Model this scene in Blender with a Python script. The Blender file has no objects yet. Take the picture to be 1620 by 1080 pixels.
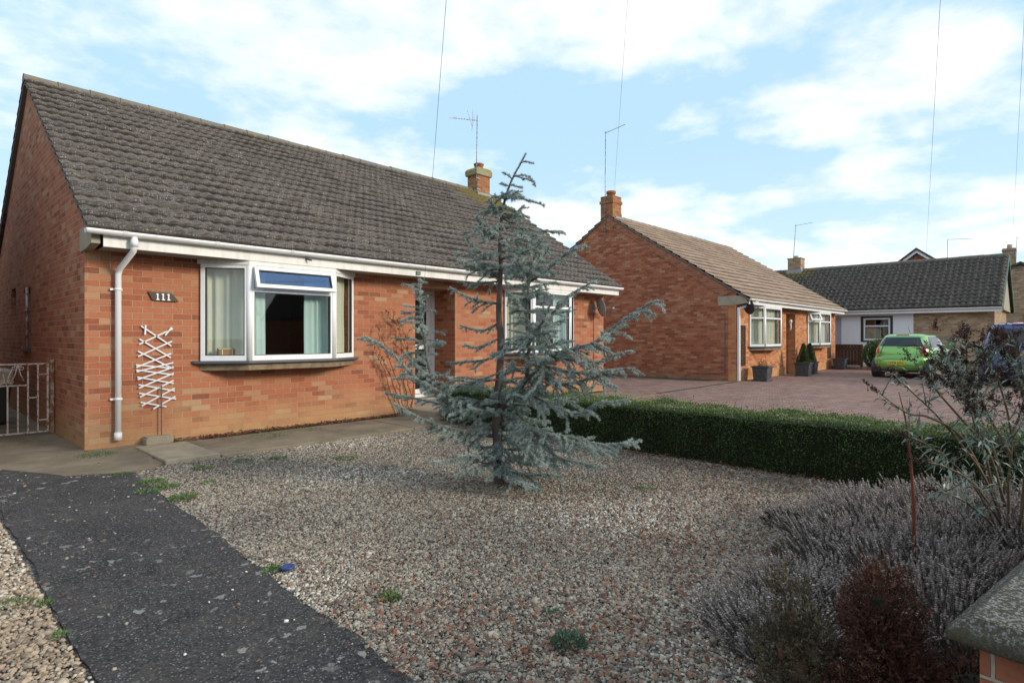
import bpy, math, random
import numpy as np
from mathutils import Vector, Matrix
R = math.radians
rnd = random.Random(11)
rng = np.random.default_rng(7)
sc = bpy.context.scene
COL = sc.collection
H = 1.34                      # eye height
YAW = R(43.3)
FX, FY = math.cos(YAW), math.sin(YAW)
RX, RY = math.sin(YAW), -math.cos(YAW)
FPX = 923.0
def Wp(px, py, d):
    lat = (px-810)/FPX*d
    return Vector((FX*d+RX*lat, FY*d+RY*lat, H+(534-py)/FPX*d))
def G(px, py, z=0.0):
    return Wp(px, py, FPX*(H-z)/(py-534))

# ------------------------------------------------------------------ objects
ORG = {}
def tag(o, label=None, cat=None, group=None, kind=None):
    if label: o['label'] = label
    if cat: o['category'] = cat
    if group: o['group'] = group
    if kind: o['kind'] = kind
    return o
def thing(name, label, cat, loc=(0,0,0), group=None):
    o = bpy.data.objects.new(name, None); o.empty_display_size = .2
    COL.objects.link(o); o.location = loc; ORG[o.name] = Vector(loc)
    return tag(o, label, cat, group)
def link_mesh(name, me, mats, parent, org):
    o = bpy.data.objects.new(name, me); COL.objects.link(o)
    for m in (mats if isinstance(mats, (list, tuple)) else [mats]): me.materials.append(m)
    if parent is not None:
        o.parent = parent; ORG[o.name] = org
    else:
        o.location = org; ORG[o.name] = Vector(org)
    return o
class MB:
    def __init__(s, M=None): s.v=[]; s.f=[]; s.mi=[]; s.uv=[]; s.sm=[]; s.M=M; s.cur=0; s.smooth=False
    def add(s, vs, fs, uvs=None, smooth=None):
        b = len(s.v)
        vs = [Vector(p) for p in vs]
        if s.M is not None: vs = [s.M @ p for p in vs]
        s.v += vs
        for i, f in enumerate(fs):
            s.f.append([b+k for k in f]); s.mi.append(s.cur)
            s.sm.append(s.smooth if smooth is None else smooth)
            s.uv.append(uvs[i] if uvs else None)
        return s
    def box(s, x0,x1,y0,y1,z0,z1):
        return s.obx((0,0),(1,0),(0,1),x0,x1,y0,y1,z0,z1)
    def obx(s, O, U, N, u0,u1,n0,n1,z0,z1):
        if u0>u1: u0,u1=u1,u0
        if n0>n1: n0,n1=n1,n0
        if z0>z1: z0,z1=z1,z0
        c=[]
        for z in (z0,z1):
            for u,n in ((u0,n0),(u1,n0),(u1,n1),(u0,n1)):
                c.append((O[0]+U[0]*u+N[0]*n, O[1]+U[1]*u+N[1]*n, z))
        fs=[(0,3,2,1),(4,5,6,7),(0,1,5,4),(1,2,6,5),(2,3,7,6),(3,0,4,7)]
        if U[0]*N[1]-U[1]*N[0] < 0: fs=[f[::-1] for f in fs]
        return s.add(c, fs)
    def bar(s, p0, p1, w, h=None, up=(0,0,1)):
        h = w if h is None else h
        p0=Vector(p0); p1=Vector(p1); d=(p1-p0).normalized()
        up=Vector(up)
        if abs(d.dot(up))>.98: up=Vector((1,0,0))
        a=d.cross(up).normalized(); b=a.cross(d).normalized()
        c=[p+a*(sx*w/2)+b*(sy*h/2) for p in (p0,p1) for sx,sy in ((-1,-1),(1,-1),(1,1),(-1,1))]
        return s.add(c,[(0,1,2,3),(7,6,5,4),(0,4,5,1),(1,5,6,2),(2,6,7,3),(3,7,4,0)])
    def tube(s, pts, r, n=8, cap=True):
        pts=[Vector(p) for p in pts]
        m=len(pts); rs=[r]*m if not hasattr(r,'__len__') else list(r)
        d=(pts[1]-pts[0]).normalized()
        a=d.orthogonal().normalized(); vs=[]
        for i,p in enumerate(pts):
            t=(pts[min(i+1,m-1)]-pts[max(i-1,0)])
            t=t.normalized() if t.length>1e-9 else d
            a=(a-t*a.dot(t)); a=a.normalized() if a.length>1e-6 else t.orthogonal().normalized()
            b=t.cross(a)
            for k in range(n):
                an=2*math.pi*k/n
                vs.append(p+(a*math.cos(an)+b*math.sin(an))*rs[i])
        fs=[(i*n+k, i*n+(k+1)%n, (i+1)*n+(k+1)%n, (i+1)*n+k) for i in range(m-1) for k in range(n)]
        s.add(vs, fs, smooth=True)
        if cap:
            b=len(s.v)-len(vs)
            s.f.append([b+k for k in range(n)][::-1]); s.f.append([b+(m-1)*n+k for k in range(n)])
            s.mi += [s.cur]*2; s.sm += [False]*2; s.uv += [None]*2
        return s
    def lathe(s, cx, cy, prof, n=20, smooth=True):
        vs=[(cx+r*math.cos(2*math.pi*k/n), cy+r*math.sin(2*math.pi*k/n), z) for r,z in prof for k in range(n)]
        m=len(prof)
        fs=[(i*n+k, i*n+(k+1)%n, (i+1)*n+(k+1)%n, (i+1)*n+k) for i in range(m-1) for k in range(n)]
        s.add(vs,fs,smooth=smooth)
        return s.add([vs[k] for k in range(n)]+[vs[(m-1)*n+k] for k in range(n)], [tuple(range(n))[::-1], tuple(range(n,2*n))])
    def prism(s, poly, axis, a, b):
        """poly: 2-D outline; axis 'x' -> (y,z) extruded along x, 'y' -> (x,z), 'z' -> (x,y)"""
        def q(p,t):
            return {'x':(t,p[0],p[1]),'y':(p[0],t,p[1]),'z':(p[0],p[1],t)}[axis]
        n=len(poly)
        vs=[q(p,a) for p in poly]+[q(p,b) for p in poly]
        fs=[tuple(range(n))[::-1], tuple(range(n,2*n))]+[(k,(k+1)%n,n+(k+1)%n,n+k) for k in range(n)]
        # orientation
        A=sum(poly[k][0]*poly[(k+1)%n][1]-poly[(k+1)%n][0]*poly[k][1] for k in range(n))
        flip = (A<0) ^ (b<a) ^ (axis=='y')
        if flip: fs=[f[::-1] for f in fs]
        return s.add(vs,fs)
    def build(s, name, mats, parent=None, bevel=0, org=None, seg=2):
        me=bpy.data.meshes.new(name)
        if parent is not None: org=ORG[parent.name]
        elif org is None:
            xs=[p.x for p in s.v]; ys=[p.y for p in s.v]; zs=[p.z for p in s.v]
            org=Vector(((min(xs)+max(xs))/2,(min(ys)+max(ys))/2,min(zs)))
        org=Vector(org)
        me.from_pydata([p-org for p in s.v],[],s.f)
        me.polygons.foreach_set('material_index', s.mi)
        me.polygons.foreach_set('use_smooth', s.sm)
        uvl=me.uv_layers.new(name='UVMap').data
        for pi,p in enumerate(me.polygons):
            if s.uv[pi] is not None:
                for k,li in enumerate(p.loop_indices): uvl[li].uv=s.uv[pi][k]
            else:
                n=p.normal; ax=abs(n.x); ay=abs(n.y); az=abs(n.z)
                for li,vi in zip(p.loop_indices,p.vertices):
                    w=s.v[vi]
                    if az>=.8: uvl[li].uv=(w.x,w.y)
                    elif ax>ay: uvl[li].uv=(w.y,w.z)
                    else: uvl[li].uv=(w.x,w.z)
        me.update()
        o=link_mesh(name, me, mats, parent, org)
        if bevel:
            md=o.modifiers.new('bevel','BEVEL'); md.width=bevel; md.segments=seg; md.limit_method='ANGLE'; md.angle_limit=R(40)
            md.harden_normals=False
        return o
def build_np(name, V, F, mat, parent=None, rndv=None, smooth=False, org=None):
    """V (n,3) world, F (m,k) ; rndv (n,) per-vertex attribute 'rnd'"""
    V=np.asarray(V,dtype=np.float64); F=np.asarray(F,dtype=np.int64)
    if parent is not None: org=ORG[parent.name]
    elif org is None: org=Vector(((V[:,0].min()+V[:,0].max())/2,(V[:,1].min()+V[:,1].max())/2,V[:,2].min()))
    me=bpy.data.meshes.new(name)
    n=len(V); m,k=F.shape
    me.vertices.add(n); me.vertices.foreach_set('co',(V-np.array(org)).astype(np.float32).ravel())
    me.loops.add(m*k); me.loops.foreach_set('vertex_index',F.astype(np.int32).ravel())
    me.polygons.add(m); me.polygons.foreach_set('loop_start',np.arange(0,m*k,k,dtype=np.int32))
    if smooth: me.polygons.foreach_set('use_smooth',np.ones(m,dtype=bool))
    if rndv is not None:
        a=me.attributes.new('rnd','FLOAT','POINT'); a.data.foreach_set('value',np.asarray(rndv,dtype=np.float32))
    me.update(calc_edges=True); me.validate()
    return link_mesh(name, me, mat, parent, Vector(org))
def copy_tree(o, parent=None):
    c=o.copy(); COL.objects.link(c)
    if parent is not None: c.parent=parent
    ORG[c.name]=ORG.get(o.name,Vector((0,0,0)))
    for ch in list(o.children): copy_tree(ch, c)
    return c
def text_mesh(s, size, extr, M, mat, name, parent):
    cu=bpy.data.curves.new('t','FONT'); cu.body=s; cu.size=size; cu.extrude=extr; cu.align_x='CENTER'; cu.align_y='CENTER'
    to=bpy.data.objects.new('t',cu); COL.objects.link(to)
    dg=bpy.context.evaluated_depsgraph_get()
    me=bpy.data.meshes.new_from_object(to.evaluated_get(dg))
    bpy.data.objects.remove(to); bpy.data.curves.remove(cu)
    org=ORG[parent.name] if parent is not None else M.to_translation()
    me.transform(Matrix.Translation(-org)@M); me.name=name; me.materials.clear()
    return link_mesh(name, me, mat, parent, org)

# ------------------------------------------------------------------ materials
class NT:
    def __init__(s, name):
        s.m=bpy.data.materials.new(name); s.m.use_nodes=True; s.t=s.m.node_tree
        s.b=s.t.nodes['Principled BSDF']; s.out=s.t.nodes['Material Output']
    def n(s, typ, props=None, **ins):
        nd=s.t.nodes.new('ShaderNode'+typ)
        for k,v in (props or {}).items(): setattr(nd,k,v)
        for k,v in ins.items():
            key=k.replace('_',' ')
            if key not in nd.inputs: key=int(k[1:]) if k[0]=='i' and k[1:].isdigit() else k
            s.set(nd.inputs[key], v)
        return nd
    def set(s, sock, v):
        if isinstance(v, bpy.types.NodeSocket): s.t.links.new(v, sock)
        elif isinstance(v, bpy.types.Node): s.t.links.new(v.outputs[0], sock)
        else:
            if sock.type=='RGBA' and len(v)==3: v=(*v,1)
            sock.default_value=v
    def noise(s, vec, scale, detail=4, rough=.55, dist=0): return s.n('TexNoise', Vector=vec, Scale=scale, Detail=detail, Roughness=rough, Distortion=dist).outputs[0]
    def ramp(s, fac, stops, interp='LINEAR'):
        nd=s.t.nodes.new('ShaderNodeValToRGB'); cr=nd.color_ramp; cr.interpolation=interp
        while len(cr.elements)<len(stops): cr.elements.new(.5)
        for e,(p,c) in zip(cr.elements,stops):
            e.position=p; e.color=(*c,1) if hasattr(c,'__len__') else (c,c,c,1)
        s.set(nd.inputs[0],fac); return nd.outputs[0]
    def mix(s, fac, a, b, mode='MIX'):
        nd=s.n('MixRGB',{'blend_type':mode}); s.set(nd.inputs[0],fac); s.set(nd.inputs[1],a); s.set(nd.inputs[2],b); return nd.outputs[0]
    def math(s, op, a, b=0.0, clamp=False):
        nd=s.n('Math',{'operation':op,'use_clamp':clamp}); s.set(nd.inputs[0],a); s.set(nd.inputs[1],b); return nd.outputs[0]
    def co(s, which='Object'): return s.n('TexCoord').outputs[which]
    def pos(s): return s.n('NewGeometry').outputs['Position']
    def attr(s, name='rnd'): return s.n('Attribute',{'attribute_name':name}).outputs['Fac']
    def bump(s, h, strength=.4, dist=.01, normal=None):
        nd=s.n('Bump', Height=h, Strength=strength, Distance=dist)
        if normal is not None: s.set(nd.inputs['Normal'],normal)
        return nd.outputs[0]
    def fin(s, col=None, rough=None, normal=None, **kw):
        if col is not None: s.set(s.b.inputs['Base Color'],col)
        if rough is not None: s.set(s.b.inputs['Roughness'],rough)
        if isinstance(rough,(int,float)) and rough>=.7: s.b.inputs['Specular IOR Level'].default_value=.15
        if normal is not None: s.set(s.b.inputs['Normal'],normal)
        for k,v in kw.items(): s.set(s.b.inputs[k.replace('_',' ')],v)
        return s.m

def simple(name, col, rough=.6, var=.15, scale=8, bump=.1, metal=0, dirt=None, spec=.5):
    t=NT(name); p=t.co(); nz=t.noise(p,scale,5)
    c=t.mix(t.math('MULTIPLY',nz,1), tuple(x*(1-var) for x in col), tuple(min(1,x*(1+var)) for x in col))
    if dirt: c=t.mix(t.ramp(t.noise(p,scale*.6,6,.7),[(.45,0),(.75,1)]), c, dirt)
    return t.fin(c, rough, t.bump(t.noise(p,scale*12,3),bump,.003), Metallic=metal)

def brick_mat(name, stops, mortar, stain=(.42,.30,.16), stain_h=.8, cols_scale=1, w=.225, h=.075, dark=.0, mort=.0048):
    t=NT(name); uv=t.n('UVMap').outputs[0]
    wob=t.n('MixRGB',{'blend_type':'ADD'}); t.set(wob.inputs[0],.006); t.set(wob.inputs[1],uv); t.set(wob.inputs[2],t.n('TexNoise',Vector=uv,Scale=9.0).outputs['Color'])
    br=t.n('TexBrick',{'offset':.5,'squash':1.0},Vector=wob.outputs[0],Color1=(0,0,0),Color2=(1,1,1),Mortar=(0,0,0),Scale=1.0,Mortar_Size=mort,Mortar_Smooth=.25,Bias=0.0,Brick_Width=w,Row_Height=h)
    c=t.ramp(br.outputs['Color'],stops)
    # mottling inside a brick, from kiln colour
    n1=t.noise(uv,22,6,.65); n2=t.noise(uv,3,4)
    c=t.mix(t.ramp(n1,[(.35,0),(.75,.5)]),c,t.mix(.5,c,(.52,.24,.13)))
    c=t.mix(t.ramp(n1,[(.25,.45),(.45,0)]),c,t.mix(.7,c,(.16,.05,.03)))
    c=t.mix(t.ramp(n2,[(.3,.0),(.7,.16)]),c,(.26,.13,.08))
    # damp and lime bloom near the ground
    z=t.n('SeparateXYZ',Vector=t.pos()).outputs[2]
    zz=t.math('ADD',z,t.math('MULTIPLY',t.math('SUBTRACT',n2,.5),.9))
    st=t.ramp(zz,[(0,.62),(.12*stain_h+.02,.5),(min(.95,.7*stain_h),0)])
    c=t.mix(st,c,stain)
    mc=t.mix(t.noise(uv,40,4),tuple(x*.75 for x in mortar),tuple(x*1.2 for x in mortar))
    c=t.mix(br.outputs['Fac'],c,mc)
    hgt=t.math('SUBTRACT',t.math('MULTIPLY',n1,.5),br.outputs['Fac'])
    return t.fin(c,.9,t.bump(hgt,1.0,.010))

M={}
A_stops=[(0,(.20,.066,.040)),(.10,(.30,.090,.048)),(.28,(.365,.118,.060)),(.5,(.40,.140,.070)),(.78,(.39,.155,.080)),(.90,(.42,.21,.115)),(.96,(.43,.28,.16)),(1,(.25,.085,.052))]
M['brickA']=brick_mat('brick_orange',A_stops,(.44,.31,.205),stain=(.45,.29,.13),stain_h=.75)
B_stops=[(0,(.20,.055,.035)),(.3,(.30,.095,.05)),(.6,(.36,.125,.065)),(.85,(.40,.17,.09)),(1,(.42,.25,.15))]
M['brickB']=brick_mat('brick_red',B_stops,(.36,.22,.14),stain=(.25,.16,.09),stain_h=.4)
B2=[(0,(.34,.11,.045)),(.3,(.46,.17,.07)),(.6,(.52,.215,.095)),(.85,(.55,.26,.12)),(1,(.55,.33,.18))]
M['brickBf']=brick_mat('brick_front_lit',B2,(.50,.33,.19),stain=(.56,.33,.14),stain_h=.5)  # front brick made brighter than the gable: sunlight put into its colour
C_stops=[(0,(.22,.15,.09)),(.4,(.32,.23,.14)),(.75,(.40,.30,.19)),(1,(.50,.41,.28))]
M['brickC']=brick_mat('brick_buff',C_stops,(.42,.36,.27),stain=(.25,.19,.12),stain_h=.3)
D_stops=[(0,(.20,.07,.04)),(.5,(.32,.11,.06)),(1,(.36,.16,.09))]
M['brickD']=brick_mat('brick_pillar',D_stops,(.38,.32,.24),stain=(.2,.12,.07),stain_h=.2)
M['brickChim']=brick_mat('brick_chimney',[(0,(.20,.10,.05)),(.5,(.36,.13,.06)),(1,(.34,.22,.09))],(.3,.25,.15),stain_h=.1)

def roof_mat(name, base, light, moss=None, mosspt=None, mossr=1.5, lich=.5, mossamt=.25, tile_w=.3, gauge=.28):
    t=NT(name); uv=t.n('UVMap').outputs[0]; ob=t.pos()
    br=t.n('TexBrick',{'offset':.0},Vector=uv,Color1=(0,0,0),Color2=(1,1,1),Mortar=(0,0,0),Scale=1.0,Mortar_Size=.0,Brick_Width=tile_w,Row_Height=gauge)
    c=t.mix(br.outputs['Color'],tuple(x*.72 for x in base),tuple(x*1.3 for x in base))
    n1=t.noise(uv,5,6,.7); n2=t.noise(uv,26,6,.8); n3=t.noise(uv,62,3,.6)
    c=t.mix(t.ramp(n1,[(.3,0),(.75,.7)]),c,light)
    c=t.mix(t.ramp(n2,[(.38,.8),(.5,0)]),c,tuple(x*.30 for x in base))
    sp=t.ramp(n3,[(.57,0),(.63,1)])
    c=t.mix(t.math('MULTIPLY',sp,t.ramp(n1,[(.35,0),(.6,lich)])),c,(.55,.55,.50))
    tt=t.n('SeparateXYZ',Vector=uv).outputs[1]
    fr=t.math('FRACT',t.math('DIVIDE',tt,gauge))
    edge=t.math('ADD',t.ramp(fr,[(.0,1),(.10,.0)]),t.ramp(fr,[(.84,0),(.92,1)]),True)  # darker tile lips: the shadow gap below each row painted into the colour
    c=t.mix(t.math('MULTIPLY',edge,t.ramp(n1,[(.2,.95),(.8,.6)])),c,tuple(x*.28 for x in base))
    if moss:
        mm=t.ramp(t.noise(uv,2.2,7,.75),[(.60-mossamt*.3,0),(.72,.75)])
        if mosspt:
            dist=t.n('VectorMath',{'operation':'DISTANCE'},i0=ob,i1=mosspt).outputs['Value']
            near=t.math('SUBTRACT',1.0,t.math('DIVIDE',dist,mossr),clamp=True)
            near=t.ramp(t.math('ADD',near,t.math('MULTIPLY',t.math('SUBTRACT',t.noise(uv,12,7,.8),.5),2.2)),[(.35,0),(.6,.8)])
            c=t.mix(t.math('MULTIPLY',mm,.45),c,moss)
            c=t.mix(near,c,t.mix(n2,(.22,.16,.03),(.11,.10,.03)))
        else: c=t.mix(t.math('MULTIPLY',mm,.5),c,moss)
    return t.fin(c,.95,t.bump(t.math('ADD',n2,t.math('MULTIPLY',n3,.5)),.6,.006))
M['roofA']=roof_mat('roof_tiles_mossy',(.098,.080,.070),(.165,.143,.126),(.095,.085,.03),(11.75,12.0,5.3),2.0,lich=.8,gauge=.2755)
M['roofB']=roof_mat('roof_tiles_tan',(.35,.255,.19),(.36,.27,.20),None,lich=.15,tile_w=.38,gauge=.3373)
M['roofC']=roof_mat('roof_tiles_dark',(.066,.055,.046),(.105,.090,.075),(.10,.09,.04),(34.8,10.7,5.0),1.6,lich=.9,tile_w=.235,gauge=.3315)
def ridge_m():
    t=NT('ridge_lichen'); p=t.pos(); n=t.noise(p,6,6,.7)
    c=t.mix(t.noise(p,30,4),(.13,.12,.10),(.22,.20,.17))
    c=t.mix(t.ramp(n,[(.50,0),(.62,.75)]),c,(.27,.20,.06))
    c=t.mix(t.ramp(t.noise(p,3,5,.7),[(.55,0),(.65,.6)]),c,(.10,.12,.07))
    return t.fin(c,.95,t.bump(n,.5,.01))
M['ridge']=ridge_m()
M['verge']=simple('verge_mortar',(.17,.155,.13),.95,.3,12,.5)
def upvc(name,col,rough=.35,dirt=.25):
    t=NT(name); p=t.pos()
    n=t.noise(p,2.5,6,.7); st=t.noise(t.n('Mapping',Vector=p,Scale=(9,9,1.2)).outputs[0],2,5)
    c=t.mix(t.math('MULTIPLY',t.ramp(t.math('MULTIPLY',n,st),[(.2,0),(.42,1)]),dirt),col,tuple(x*.62 for x in (col[0],col[1]*.97,col[2]*.88)))
    return t.fin(c,rough)
M['white']=upvc('white_upvc',(.80,.81,.80))
M['pipe']=upvc('white_downpipe',(.84,.85,.84),.4,.08)
M['fascia']=upvc('white_painted_board',(.74,.73,.69),.5,.5)
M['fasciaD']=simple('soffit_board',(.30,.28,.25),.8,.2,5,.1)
M['gasket']=simple('black_gasket',(.025,.025,.03),.5,.1)
M['sill']=simple('grey_sill',(.085,.085,.10),.5,.2,6,.1)
M['sillbed']=simple('weathered_timber',(.24,.18,.12),.9,.5,9,.5,dirt=(.10,.08,.05))
M['conc']=simple('old_concrete',(.36,.30,.215),.95,.3,5,.6,dirt=(.20,.18,.12))
M['kneeler']=simple('cast_stone',(.36,.32,.24),.9,.2,6,.4,dirt=(.26,.22,.16))
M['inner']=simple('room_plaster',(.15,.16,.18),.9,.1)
M['dark']=simple('dark_wood',(.05,.03,.02),.6,.3,10,.2)
M['black']=simple('black_plastic',(.03,.03,.032),.5,.2)
M['lead']=simple('lead_grey',(.30,.31,.33),.7,.2,10,.3)
M['terracotta']=simple('terracotta_pot',(.40,.14,.07),.85,.3,10,.3,dirt=(.22,.15,.06))
def mossm():
    t=NT('mossy_mortar'); p=t.pos()
    c=t.mix(t.ramp(t.noise(p,9,6,.7),[(.4,0),(.6,1)]),(.30,.28,.22),(.30,.23,.03))
    return t.fin(c,.95,t.bump(t.noise(p,30,5),.8,.02))
M['moss']=mossm()
def galv():
    t=NT('galvanised_steel'); p=t.pos()
    c=t.mix(t.ramp(t.noise(p,14,5),[(.45,0),(.6,1)]),(.42,.42,.42),(.20,.13,.10))
    return t.fin(c,.5,None,Metallic=.3)
M['metal']=galv()
def rusty(name,a,b,th=.5):
    t=NT(name); p=t.pos()
    c=t.mix(t.ramp(t.noise(p,14,6,.7),[(th-.06,0),(th+.06,1)]),a,b)
    return t.fin(c,.75,t.bump(t.noise(p,60,4),.4,.003))
M['gate']=rusty('peeling_cream_paint',(.72,.60,.50),(.26,.11,.05),.56)
M['gatepost']=rusty('rusted_post',(.50,.42,.34),(.28,.11,.04),.47)
M['slat']=simple('white_slat',(.68,.69,.70),.6,.1,10,.1)
M['rod']=simple('rusty_rod',(.14,.09,.085),.7,.2)
def glass(name,tint=(.93,.96,.95),refl=1.0):
    t=NT(name); 
    for x in [t.b]: t.t.nodes.remove(x)
    fr=t.n('Fresnel',IOR=t.math('SUBTRACT',1.5,t.math('MULTIPLY',t.n('NewGeometry').outputs['Backfacing'],.8333))); g=t.n('BsdfGlossy',Color=(refl,refl,refl),Roughness=.02)
    tr=t.n('BsdfTransparent',Color=tint); mx=t.n('MixShader')
    t.set(mx.inputs[0],t.math('MULTIPLY',fr.outputs[0],.9,True)); t.set(mx.inputs[1],tr.outputs[0]); t.set(mx.inputs[2],g.outputs[0])
    t.set(t.out.inputs[0],mx.outputs[0]); return t.m
M['glass']=glass('window_glass')
def skyrefl():  # vent glass: the blue sky reflection is put into its colour
    t=NT('sky_tinted_glass'); t.t.nodes.remove(t.b); g=t.n('BsdfGlossy',Color=(.34,.52,.80,1),Roughness=.02); tr=t.n('BsdfTransparent',Color=(.55,.7,.9,1)); mx=t.n('MixShader'); t.set(mx.inputs[0],.22); t.set(mx.inputs[1],tr.outputs[0]); t.set(mx.inputs[2],g.outputs[0]); t.set(t.out.inputs[0],mx.outputs[0]); return t.m
M['skyglass']=skyrefl()
def cloth(name,col,transl=.25):
    t=NT(name); c=t.mix(t.noise(t.pos(),6,3),tuple(x*.9 for x in col),col)
    t.fin(c,.9); tl=t.n('BsdfTranslucent',Color=c); mx=t.n('MixShader'); t.set(mx.inputs[0],transl)
    t.set(mx.inputs[1],t.b.outputs[0]); t.set(mx.inputs[2],tl.outputs[0]); t.set(t.out.inputs[0],mx.outputs[0]); return t.m
M['curtain_cream']=cloth('cream_curtain',(.93,.88,.70))
M['curtain_green']=cloth('pale_green_curtain',(.66,.82,.78))
M['card']=simple('cardboard',(.36,.21,.11),.9,.15)
M['panelblue']=simple('added_panel_blue',(.05,.14,.42),.8,.05)  # for the added panel that imitates blue sky in the vent
def paving():
    t=NT('block_paving'); p=t.pos(); rot=t.n('Mapping',Vector=p,Rotation=(0,0,R(52))).outputs[0]
    br=t.n('TexBrick',{'offset':.5},Vector=rot,Color1=(0,0,0),Color2=(1,1,1),Mortar=(0,0,0),Scale=1.0,Mortar_Size=.010,Mortar_Smooth=.2,Bias=0.0,Brick_Width=.2,Row_Height=.1)
    c=t.ramp(br.outputs['Color'],[(0,(.16,.085,.07)),(.5,(.26,.145,.12)),(1,(.37,.23,.18))])
    c=t.mix(t.ramp(t.noise(p,1.2,6,.7),[(.35,.0),(.7,.5)]),c,(.30,.21,.17))
    c=t.mix(t.ramp(t.noise(p,25,4),[(.5,0),(.75,.4)]),c,(.38,.30,.26))
    c=t.mix(br.outputs['Fac'],c,(.10,.075,.065))
    return t.fin(c,.85,t.bump(t.math('SUBTRACT',t.math('MULTIPLY',t.noise(p,60,3),.4),br.outputs['Fac']),.7,.008))
M['paving']=paving()
def tarmac(): # worn asphalt with lichen spots
    t=NT('old_tarmac'); p=t.pos()
    n=t.noise(p,55,7,.85); n2=t.noise(p,1.6,6,.65)
    c=t.mix(t.ramp(n2,[(.3,0),(.7,1)]),(.028,.027,.028),(.066,.060,.057))
    c=t.mix(t.ramp(n,[(.50,0),(.64,.9)]),c,(.13,.125,.12))
    c=t.mix(t.ramp(n,[(.36,.9),(.46,0)]),c,(.008,.008,.009))
    c=t.mix(t.ramp(t.noise(p,5,7,.75),[(.52,0),(.66,.5)]),c,(.10,.085,.065))
    vo=t.n('TexVoronoi',Vector=t.n('MixRGB',{'blend_type':'ADD'},i0=.09,i1=p,i2=t.n('TexNoise',Vector=p,Scale=22.0).outputs['Color']).outputs[0],Scale=15.0,Randomness=1.0)
    spot=t.math('LESS_THAN',vo.outputs['Distance'],t.math('MULTIPLY',t.math('SUBTRACT',t.n('SeparateColor',i0=vo.outputs['Color']).outputs[0],  .60),1.15))
    band=t.ramp(t.noise(p,1.3,3),[(.45,.12),(.57,.9)])
    spot=t.math('MULTIPLY',spot,band)
    c=t.mix(t.math('MULTIPLY',spot,.75),c,t.mix(t.noise(p,60,3),(.22,.22,.20),(.50,.49,.43)))
    ag=t.n('TexVoronoi',Vector=p,Scale=95.0); ar=t.n('SeparateColor',i0=ag.outputs['Color']).outputs[2]
    c=t.mix(t.math('MULTIPLY',t.math('GREATER_THAN',ar,.74),t.math('LESS_THAN',ag.outputs['Distance'],.42)),c,t.ramp(ar,[(.74,(.07,.068,.066)),(1,(.22,.21,.20))]))
    vo2=t.n('TexVoronoi',Vector=p,Scale=60.0)
    s2=t.math('LESS_THAN',vo2.outputs['Distance'],t.math('MULTIPLY',t.math('SUBTRACT',t.n('SeparateColor',i0=vo2.outputs['Color']).outputs[1],.86),2.2))
    c=t.mix(t.math('MULTIPLY',s2,.8),c,(.36,.33,.28))
    return t.fin(c,.85,t.bump(t.math('ADD',n,t.math('MULTIPLY',n2,.6)),.7,.008))
M['tarmac']=tarmac()
def concp():
    t=NT('brown_concrete'); p=t.pos()
    n=t.noise(p,90,4,.8); n2=t.noise(p,1.5,6,.7)
    c=t.mix(t.ramp(n2,[(.35,0),(.65,1)]),(.15,.118,.08),(.29,.235,.165))
    c=t.mix(t.ramp(n,[(.5,0),(.7,.7)]),c,(.32,.28,.21))
    c=t.mix(t.ramp(n,[(.3,.6),(.42,0)]),c,(.09,.08,.06))
    c=t.mix(t.ramp(t.noise(p,4,7,.75),[(.55,0),(.66,.35)]),c,(.10,.11,.05))
    return t.fin(c,.95,t.bump(n,.9,.008))
M['path']=concp()
def soil():
    t=NT('garden_soil'); p=t.pos(); n=t.noise(p,30,6,.75)
    c=t.ramp(n,[(.3,(.03,.022,.015)),(.6,(.09,.06,.04)),(.8,(.16,.11,.07))])
    return t.fin(c,1,t.bump(n,1,.02))
M['soil']=soil()
def gbed():
    t=NT('gravel_bed'); p=t.pos()
    vo=t.n('TexVoronoi',Vector=p,Scale=62.0)
    r=t.n('SeparateColor',i0=vo.outputs['Color']).outputs[0]
    c=t.ramp(r,[(0,(.12,.10,.085)),(.4,(.26,.22,.18)),(.75,(.36,.31,.25)),(1,(.46,.42,.36))])
    c=t.mix(t.ramp(vo.outputs['Distance'],[(.3,0),(.6,.8)]),c,(.05,.045,.04))
    return t.fin(c,.95,t.bump(t.math('SUBTRACT',1.0,vo.outputs['Distance']),.8,.01))
M['gbed']=gbed()
def byrnd(name, stops, rough=.8, noise=None, transl=0, attr='rnd'):
    t=NT(name); c=t.ramp(t.attr(attr),stops)
    if noise: c=t.mix(t.ramp(t.noise(t.pos(),noise,4),[(.3,.0),(.7,.35)]),c,tuple(x*.5 for x in stops[len(stops)//2][1]))
    t.fin(c,rough)
    if transl:
        tl=t.n('BsdfTranslucent',Color=c); mx=t.n('MixShader'); t.set(mx.inputs[0],transl)
        t.set(mx.inputs[1],t.b.outputs[0]); t.set(mx.inputs[2],tl.outputs[0]); t.set(t.out.inputs[0],mx.outputs[0])
    return t.m
M['stones']=byrnd('gravel_stones',[(0,(.06,.053,.05)),(.20,(.16,.142,.125)),(.42,(.31,.275,.22)),(.64,(.46,.41,.315)),(.76,(.37,.30,.215)),(.80,(.27,.14,.085)),(.85,(.54,.49,.39)),(1,(.76,.73,.65))],.8,80)
M['stonesL']=byrnd('gravel_stones_warm',[(0,(.12,.10,.08)),(.25,(.29,.23,.17)),(.5,(.45,.37,.27)),(.68,(.40,.27,.17)),(.82,(.55,.49,.39)),(1,(.70,.66,.57))],.8,80)
M['leaflit']=byrnd('dead_leaves',[(0,(.09,.042,.03)),(.4,(.20,.083,.052)),(.75,(.31,.145,.09)),(1,(.42,.27,.18))],.7,40,.15)
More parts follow.
